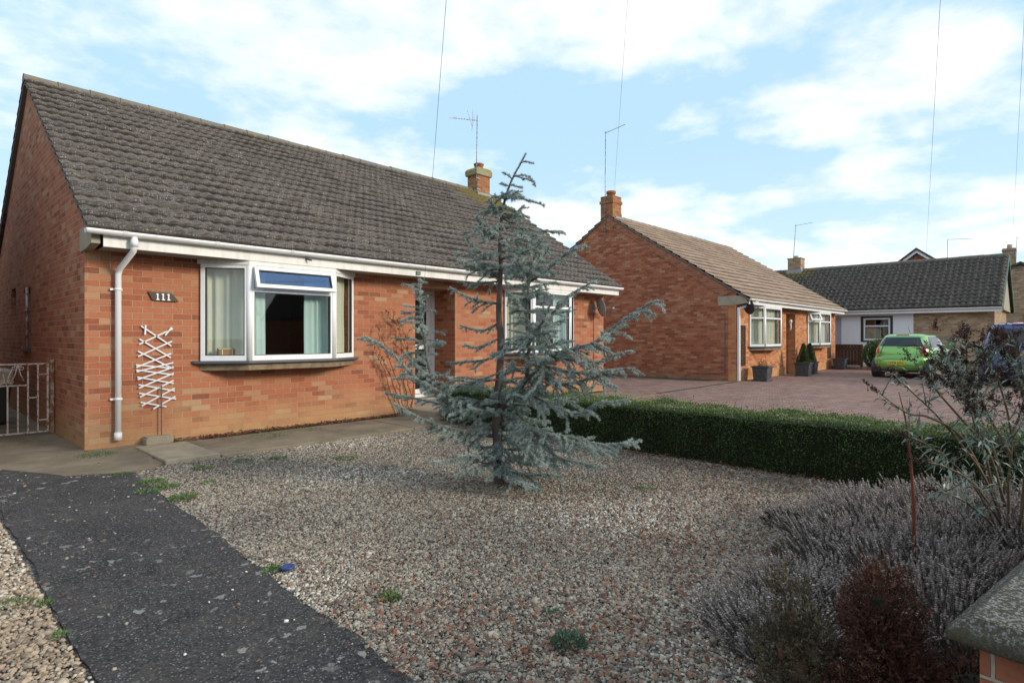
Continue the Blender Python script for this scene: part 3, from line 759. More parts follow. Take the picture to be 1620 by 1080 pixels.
# side window and wall pipe on the shaded gable
w=MB(); w.box(X0+.12,X0+.16,12.27,12.31,1.17,2.16); w.box(X0+.12,X0+.16,12.89,12.93,1.17,2.16); w.box(X0+.12,X0+.16,12.31,12.89,1.17,1.22); w.box(X0+.12,X0+.16,12.31,12.89,2.11,2.16)
sw=w.build('side_window',M['white'],h1); w=MB(); w.box(X0+.135,X0+.142,12.31,12.89,1.22,2.11); w.build('window_pane',M['glass'],sw)
w=MB(); w.box(X0-.04,X0+.11,12.2,13.0,1.115,1.15); w.build('window_sill',M['sill'],sw)
w=MB(); w.box(X0+.13,X0+.16,13.9,14.5,1.75,2.25); w.build('small_side_window',M['dkglass'],h1)
w=MB(); w.tube([(X0-.06,12.12,2.15),(X0-.06,12.12,1.2)],.022,8); w.tube([(X0-.06,12.12,1.75),(X0-.06,12.12,1.80)],.03,8); w.build('waste_pipe',M['metal'],h1)

# outside light / bracket under the fascia, cable junction
mb=MB(); mb.box(6.05,6.13,7.90,7.924,2.40,2.46); mb.build('junction_box',M['teal'],h1)
mb=MB(); mb.tube([(4.08,7.92,2.47),(4.10,7.88,2.46),(4.13,7.85,2.45)],.012,6); mb.build('cable_hook',M['black'],h1)

# ================================================================== HOUSE 2
A0,A1,B0,BR=17.75,28.5,7.27,11.95
B1=2*BR-B0; BE,BZE,BZR=6.84,2.52,5.78
h2=thing('tan_roofed_bungalow','brick bungalow with plain tan tiled roof and two white bay windows, planters along its front','house',(A0,B0,0))
sl2=(BZR-BZE)/(BR-BE)
k1=(18.75,19.2,20.65,21.1); k2=(24.6,25.05,26.45,26.9)
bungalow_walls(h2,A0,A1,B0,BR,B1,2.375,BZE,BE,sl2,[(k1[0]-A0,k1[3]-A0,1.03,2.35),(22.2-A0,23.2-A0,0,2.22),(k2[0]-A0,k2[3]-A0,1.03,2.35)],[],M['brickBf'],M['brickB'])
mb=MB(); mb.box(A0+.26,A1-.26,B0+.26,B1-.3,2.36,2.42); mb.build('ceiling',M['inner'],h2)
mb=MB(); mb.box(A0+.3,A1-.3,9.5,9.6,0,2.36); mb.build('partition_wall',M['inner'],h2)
SL2=math.hypot(BR-BE,BZR-BZE); Tb=(0,(BR-BE)/SL2,(BZR-BZE)/SL2); Nb=(0,-Tb[2],Tb[1])
bx0,bx1=A0-.05,A1+.08
rf=MB(); rf.add([(bx0+.02,BE+.03,BZE-.06),(bx1-.02,BE+.03,BZE-.06),(bx1-.02,BR,BZR-.06),(bx0+.02,BR,BZR-.06),(bx1-.02,2*BR-BE-.03,BZE-.06),(bx0+.02,2*BR-BE-.03,BZE-.06)],[(0,1,2,3),(3,2,4,5)])
rf2=rf.build('roof',M['roofB'],h2)
tile_slope('roof_tiles',(bx0,BE,BZE),(1,0,0),Tb,bx1-bx0,SL2,Nb,.38,.012,.335,.045,M['roofB'],rf2,tile=.38,flat=True,jit=.002)
tile_slope('roof_tiles',(bx0,2*BR-BE,BZE),(1,0,0),(0,-Tb[1],Tb[2]),bx1-bx0,SL2,(0,Tb[2],Tb[1]),.38,.012,.335,.045,M['roofB'],rf2,tile=.38,flat=True,jit=.002)
M['ridgeB']=simple('tan_ridge',(.26,.21,.16),.95,.25,6,.4)
ridge(18.3,bx1,BR,BZR+.03,rf2,M['ridgeB'],.10)
verge(bx0+.012,.07,BE,BZE,BR,BZR,h2,M['verge']); verge(bx1-.082,.07,BE,BZE,BR,BZR,h2,M['verge'])
# projecting brick course below the verge
mb=MB()
mb.prism([(B0+.45,2.36+.43*sl2-.0),(BR,BZR-.30),(BR,BZR-.09),(B0+.1,BZE+sl2*(B0+.1-BE)-.10)],'x',A0-.022,A0-.001); mb.build('verge_course',M['brickD'],h2)
mb=MB(); mb.prism([(7.85,2.34),(7.28,2.34),(6.94,2.40),(6.94,2.50),(7.15,2.63),(7.85,2.63)],'x',A0-.012,A0+.08); mb.build('kneeler',M['kneeler'],h2,bevel=.006)
mb=MB(); mb.box(A0+.085,A1+.02,6.91,6.93,2.36,2.50); mb.build('fascia',M['white'],h2)
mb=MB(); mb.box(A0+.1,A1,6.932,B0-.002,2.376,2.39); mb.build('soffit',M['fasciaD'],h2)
gutter(h2,(A0-.03,6.85),(1,0),A1-A0+.08,2.52,(0,-1),M['white'])
q=MB(); dx2=A0+.06
q.bar((dx2+.55,6.85,2.46),(dx2+.02,7.2,2.24),.065); q.bar((dx2,7.215,2.27),(dx2,7.215,0.02),.068)
q.build('downpipe',M['white'],h2)
bay(h2,k1,B0,6.95,2.33,1.06,trans=1.97,side_trans=True,cmull=())
bay(h2,k2,B0,6.95,2.33,1.06,trans=1.97,side_trans=True,vent=None,cmull=())
cg='blinds in the far bungalow bay windows'
curtain('curtain','cream blind in the nearer bay window of the tan-roofed bungalow',[(18.85,7.35),(19.25,7.1),(20.6,7.1)],1.1,2.3,M['curtain_cream'],.012,.09,cg,7)
curtain('curtain','pale blind in the farther bay window of the tan-roofed bungalow',[(24.7,7.35),(25.1,7.1),(26.4,7.1)],1.1,2.3,M['curtain_cream'],.012,.09,cg,8)
# open vent on the farther bay (its splayed side)
mb=MB()
A=Vector((24.6,7.262)); B=Vector((25.05,6.95)); U=(B-A).normalized(); N=Vector((-abs(U.y),-abs(U.x))) if True else None
N=Vector((U.y,-U.x)); 
if N.y>0: N=-N
def Tv(u,n,z,an=R(28),piv=2.29):
    dz=z-piv; nn=n*math.cos(an)-dz*math.sin(an); zz=n*math.sin(an)+dz*math.cos(an)
    return (A.x+U.x*u+N.x*(nn+.035),A.y+U.y*u+N.y*(nn+.035),piv+zz)
def tb(mb,ua,ub,na,nb,za,zb_):
    mb.add([Tv(u,n,z) for z in (za,zb_) for (u,n) in ((ua,na),(ub,na),(ub,nb),(ua,nb))],[(0,3,2,1),(4,5,6,7),(0,1,5,4),(1,2,6,5),(2,3,7,6),(3,0,4,7)])
tb(mb,.03,.52,0,.04,1.97,2.03); tb(mb,.03,.52,0,.04,2.24,2.29); tb(mb,.03,.09,0,.04,2.03,2.24); tb(mb,.46,.52,0,.04,2.03,2.24)
ov=mb.build('open_vent',M['white'],h2); mb=MB(); tb(mb,.09,.46,.015,.022,2.03,2.24); mb.build('pane',M['glass'],ov)
# recessed entrance
mb=MB(); mb.box(22.2,23.2,8.1,8.2,0,2.22); mb.build('recess_wall',M['brickB'],h2)
mb=MB(); mb.box(23.2,23.45,7.521,8.2,0,2.219); mb.box(21.95,22.2,7.521,8.2,0,2.219); mb.build('recess_cheek',M['brickB'],h2)
mb=MB(); mb.box(22.35,23.05,8.05,8.098,.1,2.1); d2=mb.build('front_door',M['white'],h2)
mb=MB(); mb.box(22.0,23.4,7.26,7.268,2.22,2.36); mb.build('lintel',M['brickD'],h2)
# chimney
c=MB(); c.box(A0-.018,18.30,11.74,12.26,5.20,6.42); c2=c.build('chimney',M['brickChim'],h2)
c=MB(); c.box(A0-.05,18.33,11.71,12.29,6.20,6.30); c.box(A0-.018,18.30,11.74,12.26,6.425,6.47); c.build('chimney_head',M['brickChim'],c2)
c=MB(); c.lathe(18.02,12.0,[(.15,6.46),(.15,6.58),(.18,6.59),(.18,6.68),(.13,6.68),(.12,6.5)],16); c.build('chimney_pot',M['terracotta'],c2)
c=MB(); c.box(17.9,18.36,11.70,11.737,5.52,5.72); c.box(18.302,18.34,11.74,12.3,5.6,5.85); c.build('flashing',M['lead'],c2)
# thin cable on the side wall
c=MB(); c.tube([(A0-.012,7.62,2.1),(A0-.012,7.62,.25),(A0-.012,8.2,.2)],.010,6); c.build('wall_cable',M['wire'],h2)

# ================================================================== HOUSE 3 across the end of the drive
CX,CY0,CY1=31.3,2.03,13.0
CE,CZE,CXR,CZR=30.95,2.62,34.8,5.10
h3=thing('bungalow_with_dark_roof','long bungalow with dark pantiled roof and part white, part buff brick front behind the green car','house',(CX,CY0,0))
mb=MB(); wall_panel(mb,(CX,CY1),(0,-1),(1,0),CY1-4.83,[(CY1-6.84,CY1-5.67,1.2,2.28),(CY1-8.9,CY1-7.72,0,2.3)],0,2.52,.25); mb.build('white_wall',M['render'],h3)
mb=MB(); wall_panel(mb,(CX,4.83),(0,-1),(1,0),4.83-CY0-.251,[],0,2.52,.25); mb.build('buff_wall',M['brickC'],h3)
slc=(CZR-CZE)/(CXR-CE)
mb=MB(); mb.prism([(CX,0),(2*CXR-CX,0),(2*CXR-CX,CZE+slc*(CX-CE)-.06),(CXR,CZR-.08),(CX,CZE+slc*(CX-CE)-.06)],'y',CY0-.003,CY0+.25); mb.build('gable_wall',M['brickC'],h3)
mb=MB(); mb.prism([(CX,0),(2*CXR-CX,0),(2*CXR-CX,CZE),(CXR,CZR-.08),(CX,CZE)],'y',CY1+.001,CY1+.25); mb.build('gable_wall',M['brickC'],h3)
SL3=math.hypot(CXR-CE,CZR-CZE); Tc=((CXR-CE)/SL3,0,(CZR-CZE)/SL3); Nc=(-Tc[2],0,Tc[0])
rf=MB(); rf.add([(CE+.03,CY0-.25,CZE-.06),(CE+.03,CY1+.2,CZE-.06),(CXR,CY1+.2,CZR-.06),(CXR,CY0-.25,CZR-.06),(2*CXR-CE,CY1+.2,CZE-.06),(2*CXR-CE,CY0-.25,CZE-.06)],[(0,3,2,1),(3,5,4,2)])
rf3=rf.build('roof',M['roofC'],h3)
tile_slope('roof_tiles',(CE,CY0-.27,CZE),(0,1,0),Tc,CY1-CY0+.5,SL3,Nc,.235,.075,.33,.045,M['roofC'],rf3,tile=.235,jit=.006)
tile_slope('roof_tiles',(2*CXR-CE,CY0-.27,CZE),(0,1,0),(-Tc[0],0,Tc[2]),CY1-CY0+.5,SL3,(Tc[2],0,Tc[0]),.235,.075,.33,.045,M['roofC'],rf3,tile=.235,jit=.006)
ridge(CY0-.27,CY1+.2,CXR,CZR+.05,rf3,M['ridge'],.12,'y')
mb=MB(); 
for s in (1,-1):
    xa=CE if s==1 else 2*CXR-CE
    mb.prism([(xa,CZE-.02),(CXR-s*.001,CZR-.0),(CXR-s*.001,CZR-.13),(xa,CZE-.15)],'y',CY0-.31,CY0-.272)
mb.build('bargeboard',M['teal'],h3)
mb=MB(); mb.prism([(CE+.1,CZE-.03),(CXR,CZR-.10),(2*CXR-CE-.1,CZE-.03)],'y',CY0-.16,CY0-.004); mb.build('gable_overhang',M['kneeler'],h3)
mb=MB(); mb.box(CE+.04,CE+.06,CY0-.26,CY1,CZE-.2,CZE-.05); mb.build('fascia',M['white'],h3)
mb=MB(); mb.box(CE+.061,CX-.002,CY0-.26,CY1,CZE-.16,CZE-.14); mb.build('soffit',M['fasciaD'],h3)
gutter(h3,(CE-.02,CY0-.25),(0,1),CY1-CY0,CZE-.02,(-1,0),M['white'],.06)
w3=MB()
for a in ((6.80,6.90),(5.61,5.71)): w3.box(CX-.012,CX+.02,a[0],a[1],1.14,2.34)
w3.box(CX-.012,CX+.02,5.711,6.799,2.26,2.34); w3.box(CX-.012,CX+.02,5.711,6.799,1.14,1.20)
w3=w3.build('window_surround',M['gasket'],h3)
facet(h3,(CX+.06,5.72),(CX+.06,6.79),2.25,1.21,trans=1.88,fw=.07,out=(-1,0))
mb=MB(); mb.box(CX+.12,CX+.14,6.1,6.78,1.25,1.83); mb.build('window_blind',M['kneeler'],h3)
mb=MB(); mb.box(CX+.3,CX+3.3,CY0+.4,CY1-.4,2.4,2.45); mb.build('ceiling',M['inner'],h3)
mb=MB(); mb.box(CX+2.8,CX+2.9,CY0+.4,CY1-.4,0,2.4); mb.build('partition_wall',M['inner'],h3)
mb=MB(); mb.box(CX+.04,CX+.08,7.72,8.9,0,2.3); mb.build('side_door',M['bluegrey'],h3)
c=MB(); c.box(CXR-.34,CXR+.34,10.52,11.20,4.6,5.72); c3=c.build('chimney',M['brickC'],h3)
c=MB(); c.box(CXR-.37,CXR+.37,10.49,11.23,5.721,5.78); c.build('chimney_head',M['moss'],c3)
c=MB(); c.lathe(CXR,10.86,[(.13,5.78),(.12,5.92),(.09,5.92),(.09,5.8)],12); c.build('chimney_pot',M['conc'],c3)
c=MB(); c.box(CXR-.40,CXR+.40,10.46,11.26,4.75,5.12); c.build('flashing',M['lead'],c3)

# ================================================================== distant houses
h4=thing('buff_brick_house','buff brick gable end with chimney behind the blue van','house',(50,2.6,0))
mb=MB(); mb.prism([(8.2,0),(8.2,3.0),(1.95,6.05),(-4.2,3.0),(-4.2,0)],'x',50,58); mb.build('gable_wall',M['brickC'],h4)
for s in (1,-1):
    mb=MB(); mb.prism([(1.95,6.10),(1.95,6.26),(1.95+s*6.6,3.02),(1.95+s*6.6,2.86)],'x',49.8,58.2); mb.build('roof',M['roofC'],h4)
mb=MB(); mb.box(49.97,50.7,2.18,2.85,5.5,7.18); c4=mb.build('chimney',M['brickC'],h4)
mb=MB(); mb.box(49.94,50.73,2.15,2.88,7.0,7.1); mb.build('chimney_head',M['brickC'],c4)
mb=MB(); mb.lathe(50.33,2.5,[(.14,7.18),(.13,7.45),(.1,7.45),(.1,7.2)],12); mb.build('chimney_pot',M['conc'],c4)
mb=MB(); mb.box(49.95,49.995,-1.5,.2,1.0,2.3); w4=mb.build('window',M['white'],h4)
mb=MB(); mb.box(49.94,49.949,-1.4,-.72,1.1,2.2); mb.box(49.94,49.949,-.6,.1,1.1,2.2); mb.build('pane',M['dkglass'],w4)
h5=thing('distant_house','tall house of which only a white-edged gable tip shows over the dark pantiled roof','house',(58,8.7,0))
mb=MB(); mb.prism([(12.7,0),(12.7,5.1),(8.7,8.5),(4.7,5.1),(4.7,0)],'x',58,66); mb.build('gable_wall',M['brickB'],h5)
for s in (1,-1):
    mb=MB(); mb.prism([(8.7,8.55),(8.7,8.73),(8.7+s*4.5,5.19),(8.7+s*4.5,5.01)],'x',57.6,66.3); mb.build('roof',M['roofC'],h5)
    mb=MB(); mb.prism([(8.7,8.31),(8.7,8.54),(8.7+s*4.4,5.06),(8.7+s*4.4,4.83)],'x',57.70,57.76); mb.build('bargeboard',M['white'],h5)

# ================================================================== neighbouring and opposite bungalows that shade the alley and stand in the window reflections
def plain_bungalow(name,label,x0,x1,y0,yr,gm,rm,windows=()):
    y1=2*yr-y0; h=thing(name,label,'house',(x0,y0,0))
    mb=MB(); mb.box(x0,x1,y0,y1,0,2.45); mb.build('wall',gm,h)
    mb=MB(); mb.prism([(y0-.4,2.456),(yr,5.6),(y1+.4,2.456)],'x',x0-.08,x1+.08); mb.build('roof',rm,h)
    for (xa,xb,yy) in windows:
        mb=MB(); s=1 if yy>(y0+y1)/2 else -1
        mb.box(xa,xb,yy,yy+s*.06,1.0,2.2); w=mb.build('window',M['white'],h)
        mb=MB(); m=(xa+xb)/2; mb.box(xa+.07,m-.04,yy+s*.061,yy+s*.07,1.08,2.12); mb.box(m+.04,xb-.07,yy+s*.061,yy+s*.07,1.08,2.12); mb.build('pane',M['dkglass'],w)
plain_bungalow('neighbour_bungalow','brick bungalow on the far side of the alley with the iron gate',-11.5,-.12,8.9,13.2,M['brickB'],M['roofA'])
for i,x in enumerate((-12.5,2.0,16.5)):
    y1=-13.5
    plain_bungalow('opposite_bungalow',['brick bungalow on the other side of the road, left of the drive','brick bungalow on the other side of the road, straight opposite','brick bungalow on the other side of the road, right of the gravel garden'][i],x,x+10.5,y1-8.2,y1-4.1,M['brickA'],M['roofA'],((x+1.3,x+3.6,y1),(x+6.8,x+9.1,y1)))
# ------------------------------------------------------------------ ground sheets
def sheet(name,poly,z,mat,label=None,kind='structure',cut=0):
    mb=MB(); 
    n=len(poly); mb.add([(x,y,z) for x,y in poly],[tuple(range(n))] )
    A=sum(poly[k][0]*poly[(k+1)%n][1]-poly[(k+1)%n][0]*poly[k][1] for k in range(n))
    if A<0: mb.f[-1]=mb.f[-1][::-1]
    o=mb.build(name,mat,None); return tag(o,label,None,None,kind)
M['farground']=simple('far_ground',(.12,.11,.09),.95,.3,.3,.2)
sheet('ground',[(-400,-400),(400,-400),(400,400),(-400,400)],-.012,M['farground'])
sheet('paving',[(6.35,-1.5),(31.2,-1.5),(31.2,7.9),(17.0,7.9),(17.0,20),(12.2,20),(12.2,7.0),(6.35,7.0)],-.004,M['paving'])
sheet('gravel_bed',[(1.2,.3),(5.95,.3),(5.95,6.9),(1.2,6.9)],-.003,M['gbed'])
sheet('gravel_margin',[(-3,-1),(.6,-1),(.6,7.4),(-3,7.4)],-.003,M['gbed'])
sheet('border_soil',[(1.55,-.6),(6.4,-.6),(6.4,1.15),(4.2,1.5),(2.4,.9),(1.55,.35)],.004,M['soil'])
sheet('road',[(-60,-9),(60,-9),(60,-3.2),(-60,-3.2)],-.006,M['tarmac'])
sheet('pavement',[(-60,-3.2),(60,-3.2),(60,-1.6),(-60,-1.6)],-.005,M['path'])
def wavy_edge(p0,p1,amp,n=60,seed=0):
    r=random.Random(seed); out=[]
    for i in range(n+1):
        t=i/n; a=Vector(p0).lerp(Vector(p1),t); d=(Vector(p1)-Vector(p0)).normalized(); nn=Vector((-d.y,d.x))
        out.append(tuple(a+nn*(amp*(math.sin(t*23+seed)+.6*math.sin(t*61+1)+r.uniform(-1,1))*.5)))
    return out
# tarmac strip
poly=wavy_edge((1.20,-1.6),(1.63,6.72),.028,120,1)+wavy_edge((1.63,6.72),(.3,8.6),.05,20,5)[1:]+[(-3,8.6),(-3,6.2)]+wavy_edge((-3,6.2),(.57,6.0),.01,4,2)+wavy_edge((.57,6.0),(.49,-1.6),.015,80,3)
mb=MB(); n=len(poly)
mb.prism(poly,'z',-.02,.012); o=mb.build('driveway',M['tarmac'],None); tag(o,None,None,None,'structure')
# concrete beside and in front of the house
mb=MB(); poly=[(-4,7.75),(.75,7.75),(1.12,6.98),(1.66,6.66)]+wavy_edge((1.66,6.66),(1.95,6.9),.01,4,2)[1:]+[(1.95,7.35),(1.6,8.1),(1.5,Y0),(1.535,Y0),(1.535,20),(-4,20)]
mb.prism(poly,'z',-.02,.022); o=mb.build('side_path',M['path'],None); tag(o,None,None,None,'structure')
fp=thing('front_path','brown concrete path running along the foot of the front wall','path',(4,7.4,0)); fp['kind']='structure'
for (xa,xb,j) in ((1.98,2.52,.03),(2.535,5.2,.0),(5.215,7.9,.01),(7.915,12.0,-.01)):
    mb=MB(); poly=wavy_edge((xa,6.86+j),(xb,6.84+j),.02,14,int(xa*7))+[(xb,8.02),(xa,8.02)]
    mb.prism(poly,'z',-.02,.03+j*.4); mb.build('path_slab',M['conc'] if xa<2.2 else M['path'],fp,bevel=.008)
sheet('wall_foot_soil',[(1.62,7.3),(2.0,7.3),(2.0,8.0),(12.1,8.0),(12.1,Y0+.01),(1.545,Y0+.01),(1.56,8.1)],.021,M['path'])
sheet('flower_strip',[(2.75,8.10),(12.0,8.10),(12.0,Y0+.008),(2.75,Y0+.008)],.026,M['soil'])
# dark line (drain channel) on the paving between the houses
mb=MB(); mb.bar((12.6,7.08,.0),(17.72,7.22,.0),.07,.012); o=mb.build('drain_channel',M['gasket'],None); tag(o,'thin dark drain channel crossing the block paving to the tan-roofed bungalow','drain')

# ------------------------------------------------------------------ gravel stones
def stones(name,n,region,size,mat,label,dens=None,z=0.0,seed=3):
    g=np.random.default_rng(seed)
    x=[];y=[]
    pts=np.zeros((0,2))
    while len(pts)<n:
        p=np.stack([g.uniform(region[0],region[1],n*2),g.uniform(region[2],region[3],n*2)],1)
        if dens is not None: p=p[g.random(len(p))<dens(p)]
        pts=np.concatenate([pts,p])
    pts=pts[:n]
    # octahedron subdivided -> 18-ish faces: use a cuboctahedral lump (12 verts -> 20 tri icosahedron)
    ph=(1+5**.5)/2
    iv=np.array([(-1,ph,0),(1,ph,0),(-1,-ph,0),(1,-ph,0),(0,-1,ph),(0,1,ph),(0,-1,-ph),(0,1,-ph),(ph,0,-1),(ph,0,1),(-ph,0,-1),(-ph,0,1)])/1.9
    it=np.array([(0,11,5),(0,5,1),(0,1,7),(0,7,10),(0,10,11),(1,5,9),(5,11,4),(11,10,2),(10,7,6),(7,1,8),(3,9,4),(3,4,2),(3,2,6),(3,6,8),(3,8,9),(4,9,5),(2,4,11),(6,2,10),(8,6,7),(9,8,1)])
    s=g.lognormal(0,.33,n)*size
    jit=1+g.normal(0,.16,(n,12,1))
    sc3=np.stack([g.uniform(.75,1.35,n),g.uniform(.6,1.0,n),g.uniform(.4,.75,n)],1)
    V=iv[None]*jit*sc3[:,None,:]*s[:,None,None]
    # tilt then spin
    a=g.normal(0,.35,n); ca,sa=np.cos(a)[:,None],np.sin(a)[:,None]
    yy=V[:,:,1]*ca-V[:,:,2]*sa; zz=V[:,:,1]*sa+V[:,:,2]*ca; V[:,:,1]=yy;V[:,:,2]=zz
    a=g.uniform(0,6.28,n); ca,sa=np.cos(a)[:,None],np.sin(a)[:,None]
    xx=V[:,:,0]*ca-V[:,:,1]*sa; yy=V[:,:,0]*sa+V[:,:,1]*ca; V[:,:,0]=xx;V[:,:,1]=yy
    hz=g.uniform(.2,1.0,n)*size*.9+z
    V[:,:,0]+=pts[:,0:1];V[:,:,1]+=pts[:,1:2];V[:,:,2]+=hz[:,None]
    F=(it[None]+np.arange(n)[:,None,None]*12).reshape(-1,3)
    x_,y_=pts[:,0],pts[:,1]
    low=.5+.25*np.sin(x_*2.3+1.1*np.sin(y_*1.7))+.25*np.sin(y_*2.9+1.6*np.sin(x_*1.3+2))
    rv=np.clip(g.random(n)*(.55+.58*low),0,1)
    o=build_np(name,V.reshape(-1,3),F,mat,None,np.repeat(rv,12))
    return tag(o,label,None,None,'stuff')
def in_poly(p,poly):
    x,y=p[:,0],p[:,1]; c=np.zeros(len(p),bool); n=len(poly)
    for i in range(n):
        x1,y1=poly[i];x2,y2=poly[(i+1)%n]
        m=((y1>y)!=(y2>y)); 
        with np.errstate(divide='ignore',invalid='ignore'): c^=m&(x<(x2-x1)*(y-y1)/(y2-y1)+x1)
    return c
gp=[(1.20,.9),(1.62,6.7),(1.95,6.83),(5.3,6.83),(6.0,6.9),(6.0,.8),(3.2,.5),(1.20,.5)]
def dn(p):
    d=FX*p[:,0]+FY*p[:,1]
    return in_poly(p,gp)*np.clip(3.2/d,.42,1)
edgef=lambda p:(p[:,0]<(1.20+.43*(p[:,1]+1.6)/8.32))&(p[:,1]<6.7)
stones('gravel_stones',240000,(1.2,6.05,.5,6.95),.0074,M['stones'],'mixed cream, grey and brown gravel covering the front garden',lambda p:dn(p)*~(edgef(p)&(rng.random(len(p))>.06)))
stones('gravel_verge_stones',24000,(-.6,.53,1.6,6.0),.0098,M['stonesL'],'warm cream gravel left of the tarmac strip',lambda p:(p[:,0]<.50+.01*(p[:,1]-1.6)+.03*rng.random(len(p))**6)*np.clip(3.0/(FX*p[:,0]+FY*p[:,1]+.01),.3,1),seed=8)
def on_tar(p):
    return (p[:,0]>.50)&(p[:,0]<1.62)*1
stones('scattered_stones',260,(.5,1.6,1.8,7.5),.007,M['stones'],'few loose gravel stones scattered over the tarmac strip',on_tar,z=.012,seed=12)

# ------------------------------------------------------------------ leaf helpers
def leaf_quads(C,D,L,Wd,g,fold=0.0,upv=None):
    """C centres(n,3), D directions(n,3) unit, L,Wd arrays -> V,F of 4-vert rhombus-ish leaves starting at C"""
    n=len(C); r=g.normal(size=(n,3)) if upv is None else upv+g.normal(size=(n,3))*.35
    a=np.cross(D,r); a/=np.linalg.norm(a,axis=1,keepdims=True)+1e-9
    nn=np.cross(a,D)
    L=np.broadcast_to(L,(n,))[:,None];Wd=np.broadcast_to(Wd,(n,))[:,None]
    V=np.stack([C,C+D*L*.5+a*Wd*.5+nn*Wd*fold,C+D*L,C+D*L*.5-a*Wd*.5+nn*Wd*fold],1)
    return V.reshape(-1,3),np.arange(n*4).reshape(n,4)
def rdir(n,g):
    v=g.normal(size=(n,3)); return v/np.linalg.norm(v,axis=1,keepdims=True)
def cat(parts):
    V=[];F=[];A=[];b=0
    for v,f,a in parts:
        V.append(v);F.append(f+b);A.append(a);b+=len(v)
    return np.concatenate(V),np.concatenate(F),np.concatenate(A)

# fallen leaves
def fallen(n,dens,region,size,seed,name,label,z=.02):
    g=np.random.default_rng(seed); pts=np.zeros((0,2))
    while len(pts)<n:
        p=np.stack([g.uniform(region[0],region[1],n*3),g.uniform(region[2],region[3],n*3)],1); p=p[g.random(len(p))<dens(p)]; pts=np.concatenate([pts,p])
    pts=pts[:n]; C=np.column_stack([pts,g.uniform(z,z+.02,n)])
    D=rdir(n,g); D[:,2]*=.25; D/=np.linalg.norm(D,axis=1,keepdims=True)
    up=np.tile([0,0,1.],(n,1)); L=g.uniform(.6,1.4,n)*size
    V,F=leaf_quads(C,D,L,L*g.uniform(.5,.9,n),g,g.uniform(-.3,.3,n)[:,None],up)
    return tag(build_np(name,V,F,M['leaflit'],None,np.repeat(g.random(n),4)),label,None,None,'stuff')
def dl(p):
    x,y=p[:,0],p[:,1]
    d=.13+.28*np.clip((3.6-y)/1.6,0,1)+.25*np.clip((x-2.2)/3,0,1)*(y<3.2)
    d=d+.9*np.exp(-((x-5.75)/.22)**2)*(y>.8)*(y<6.6)
    d=d+.9*np.exp(-(((x-2.1)/.5)**2+((y-1.35)/.4)**2))
    d=d+.55*np.exp(-(((x-1.65)/.25)**2+((y-2.0)/.7)**2))
    d=d+.7*np.exp(-(((x-3.5)/.35)**2+((y-1.7)/.5)**2))
    d=d+.5*np.exp(-(((x-4.0)/.25)**2+((y-3.6)/.2)**2))
    return np.clip(d,0,1)*in_poly(p,[(1.30,.4),(1.62,6.8),(6.0,6.8),(6.0,-.2),(2,-.2)])
fallen(13500,dl,(1.3,6.0,-.2,6.8),.024,5,'fallen_leaves','dry red-brown leaves scattered over the gravel and along the hedge foot')
fallen(130,lambda p:np.ones(len(p)),(.5,1.7,1.8,8.2),.022,6,'loose_leaves','few dry leaves lying on the tarmac strip',.016)
fallen(1500,lambda p:(p[:,1]>8.08)*1.0,(2.4,6.1,8.08,8.32),.03,7,'wall_foot_litter','dead leaves and twigs along the foot of the front wall',.030)

# ------------------------------------------------------------------ hedge
def hedge():
    g=np.random.default_rng(21); x0,x1,y0,y1,h=5.93,6.50,-.45,7.15,.57
    hd=thing('box_hedge','low clipped dark green hedge between the gravel garden and the block paving','hedge',((x0+x1)/2,3.3,0))
    mb=MB(); mb.box(x0+.07,x1-.07,y0+.05,y1-.05,0,h-.07); mb.build('hedge_core',M['hedgecore'],hd)
    n=90000
    face=g.random(n); P=np.empty((n,3)); Nn=np.empty((n,3))
    y=g.uniform(y0,y1,n)
    wob=.025*np.sin(y*5.1)+.02*np.sin(y*11.7+1)
    top=h+.018*np.sin(y*4.3)+.015*np.sin(y*9.1+2)
    dep=np.abs(g.normal(0,.028,n))
    f=face<.46; P[f]=np.column_stack([x0+wob[f]+dep[f],y[f],g.random(f.sum())*top[f]]); Nn[f]=(-1,0,.25)
    t_=(face>=.46)&(face<.88); P[t_]=np.column_stack([g.uniform(x0,x1,t_.sum())+wob[t_]*.5,y[t_],top[t_]-dep[t_]]); Nn[t_]=(0,0,1)
    b=face>=.88; P[b]=np.column_stack([x1-dep[b],y[b],g.random(b.sum())*top[b]]); Nn[b]=(1,0,.2)
    e=g.random(n)<.05; P[e,1]=np.where(g.random(e.sum())<.5,y0,y1)+g.normal(0,.02,e.sum()); P[e,0]=g.uniform(x0,x1,e.sum()); P[e,2]=g.uniform(0,h,e.sum())
    # sprigs that stick out
    sp=g.random(n)<.10; P[sp]+=(Nn[sp]+np.array([0,0,.3]))*g.uniform(.0,.055,(sp.sum(),1))
    # round the arrises and ruffle the surface
    xm=(x0+x1)/2; over=np.clip(np.abs(P[:,0]-xm)-.20,0,1); up_=np.clip(P[:,2]-(h-.09),0,1); P[:,2]-=over*up_*3.2
    ruf=.022*np.sin(P[:,1]*17+P[:,2]*9)*np.sin(P[:,1]*7.3+P[:,2]*23+P[:,0]*15); P+=Nn*ruf[:,None]
    D=Nn+g.normal(size=(n,3))*.75+np.array([0,0,.25]); D/=np.linalg.norm(D,axis=1,keepdims=True)
    L=g.uniform(.012,.026,n)
    V,F=leaf_quads(P,D,L,L*.5,g)
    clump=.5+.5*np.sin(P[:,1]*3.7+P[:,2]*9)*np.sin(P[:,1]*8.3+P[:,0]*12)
    a=np.clip(g.beta(2,2.5,n)*.7+clump*.25+(P[:,2]>h-.05)*.22,0,1)  # leaves near the top made lighter: the lit hedge top put into colour
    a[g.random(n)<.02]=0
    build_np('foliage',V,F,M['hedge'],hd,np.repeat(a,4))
hedge()

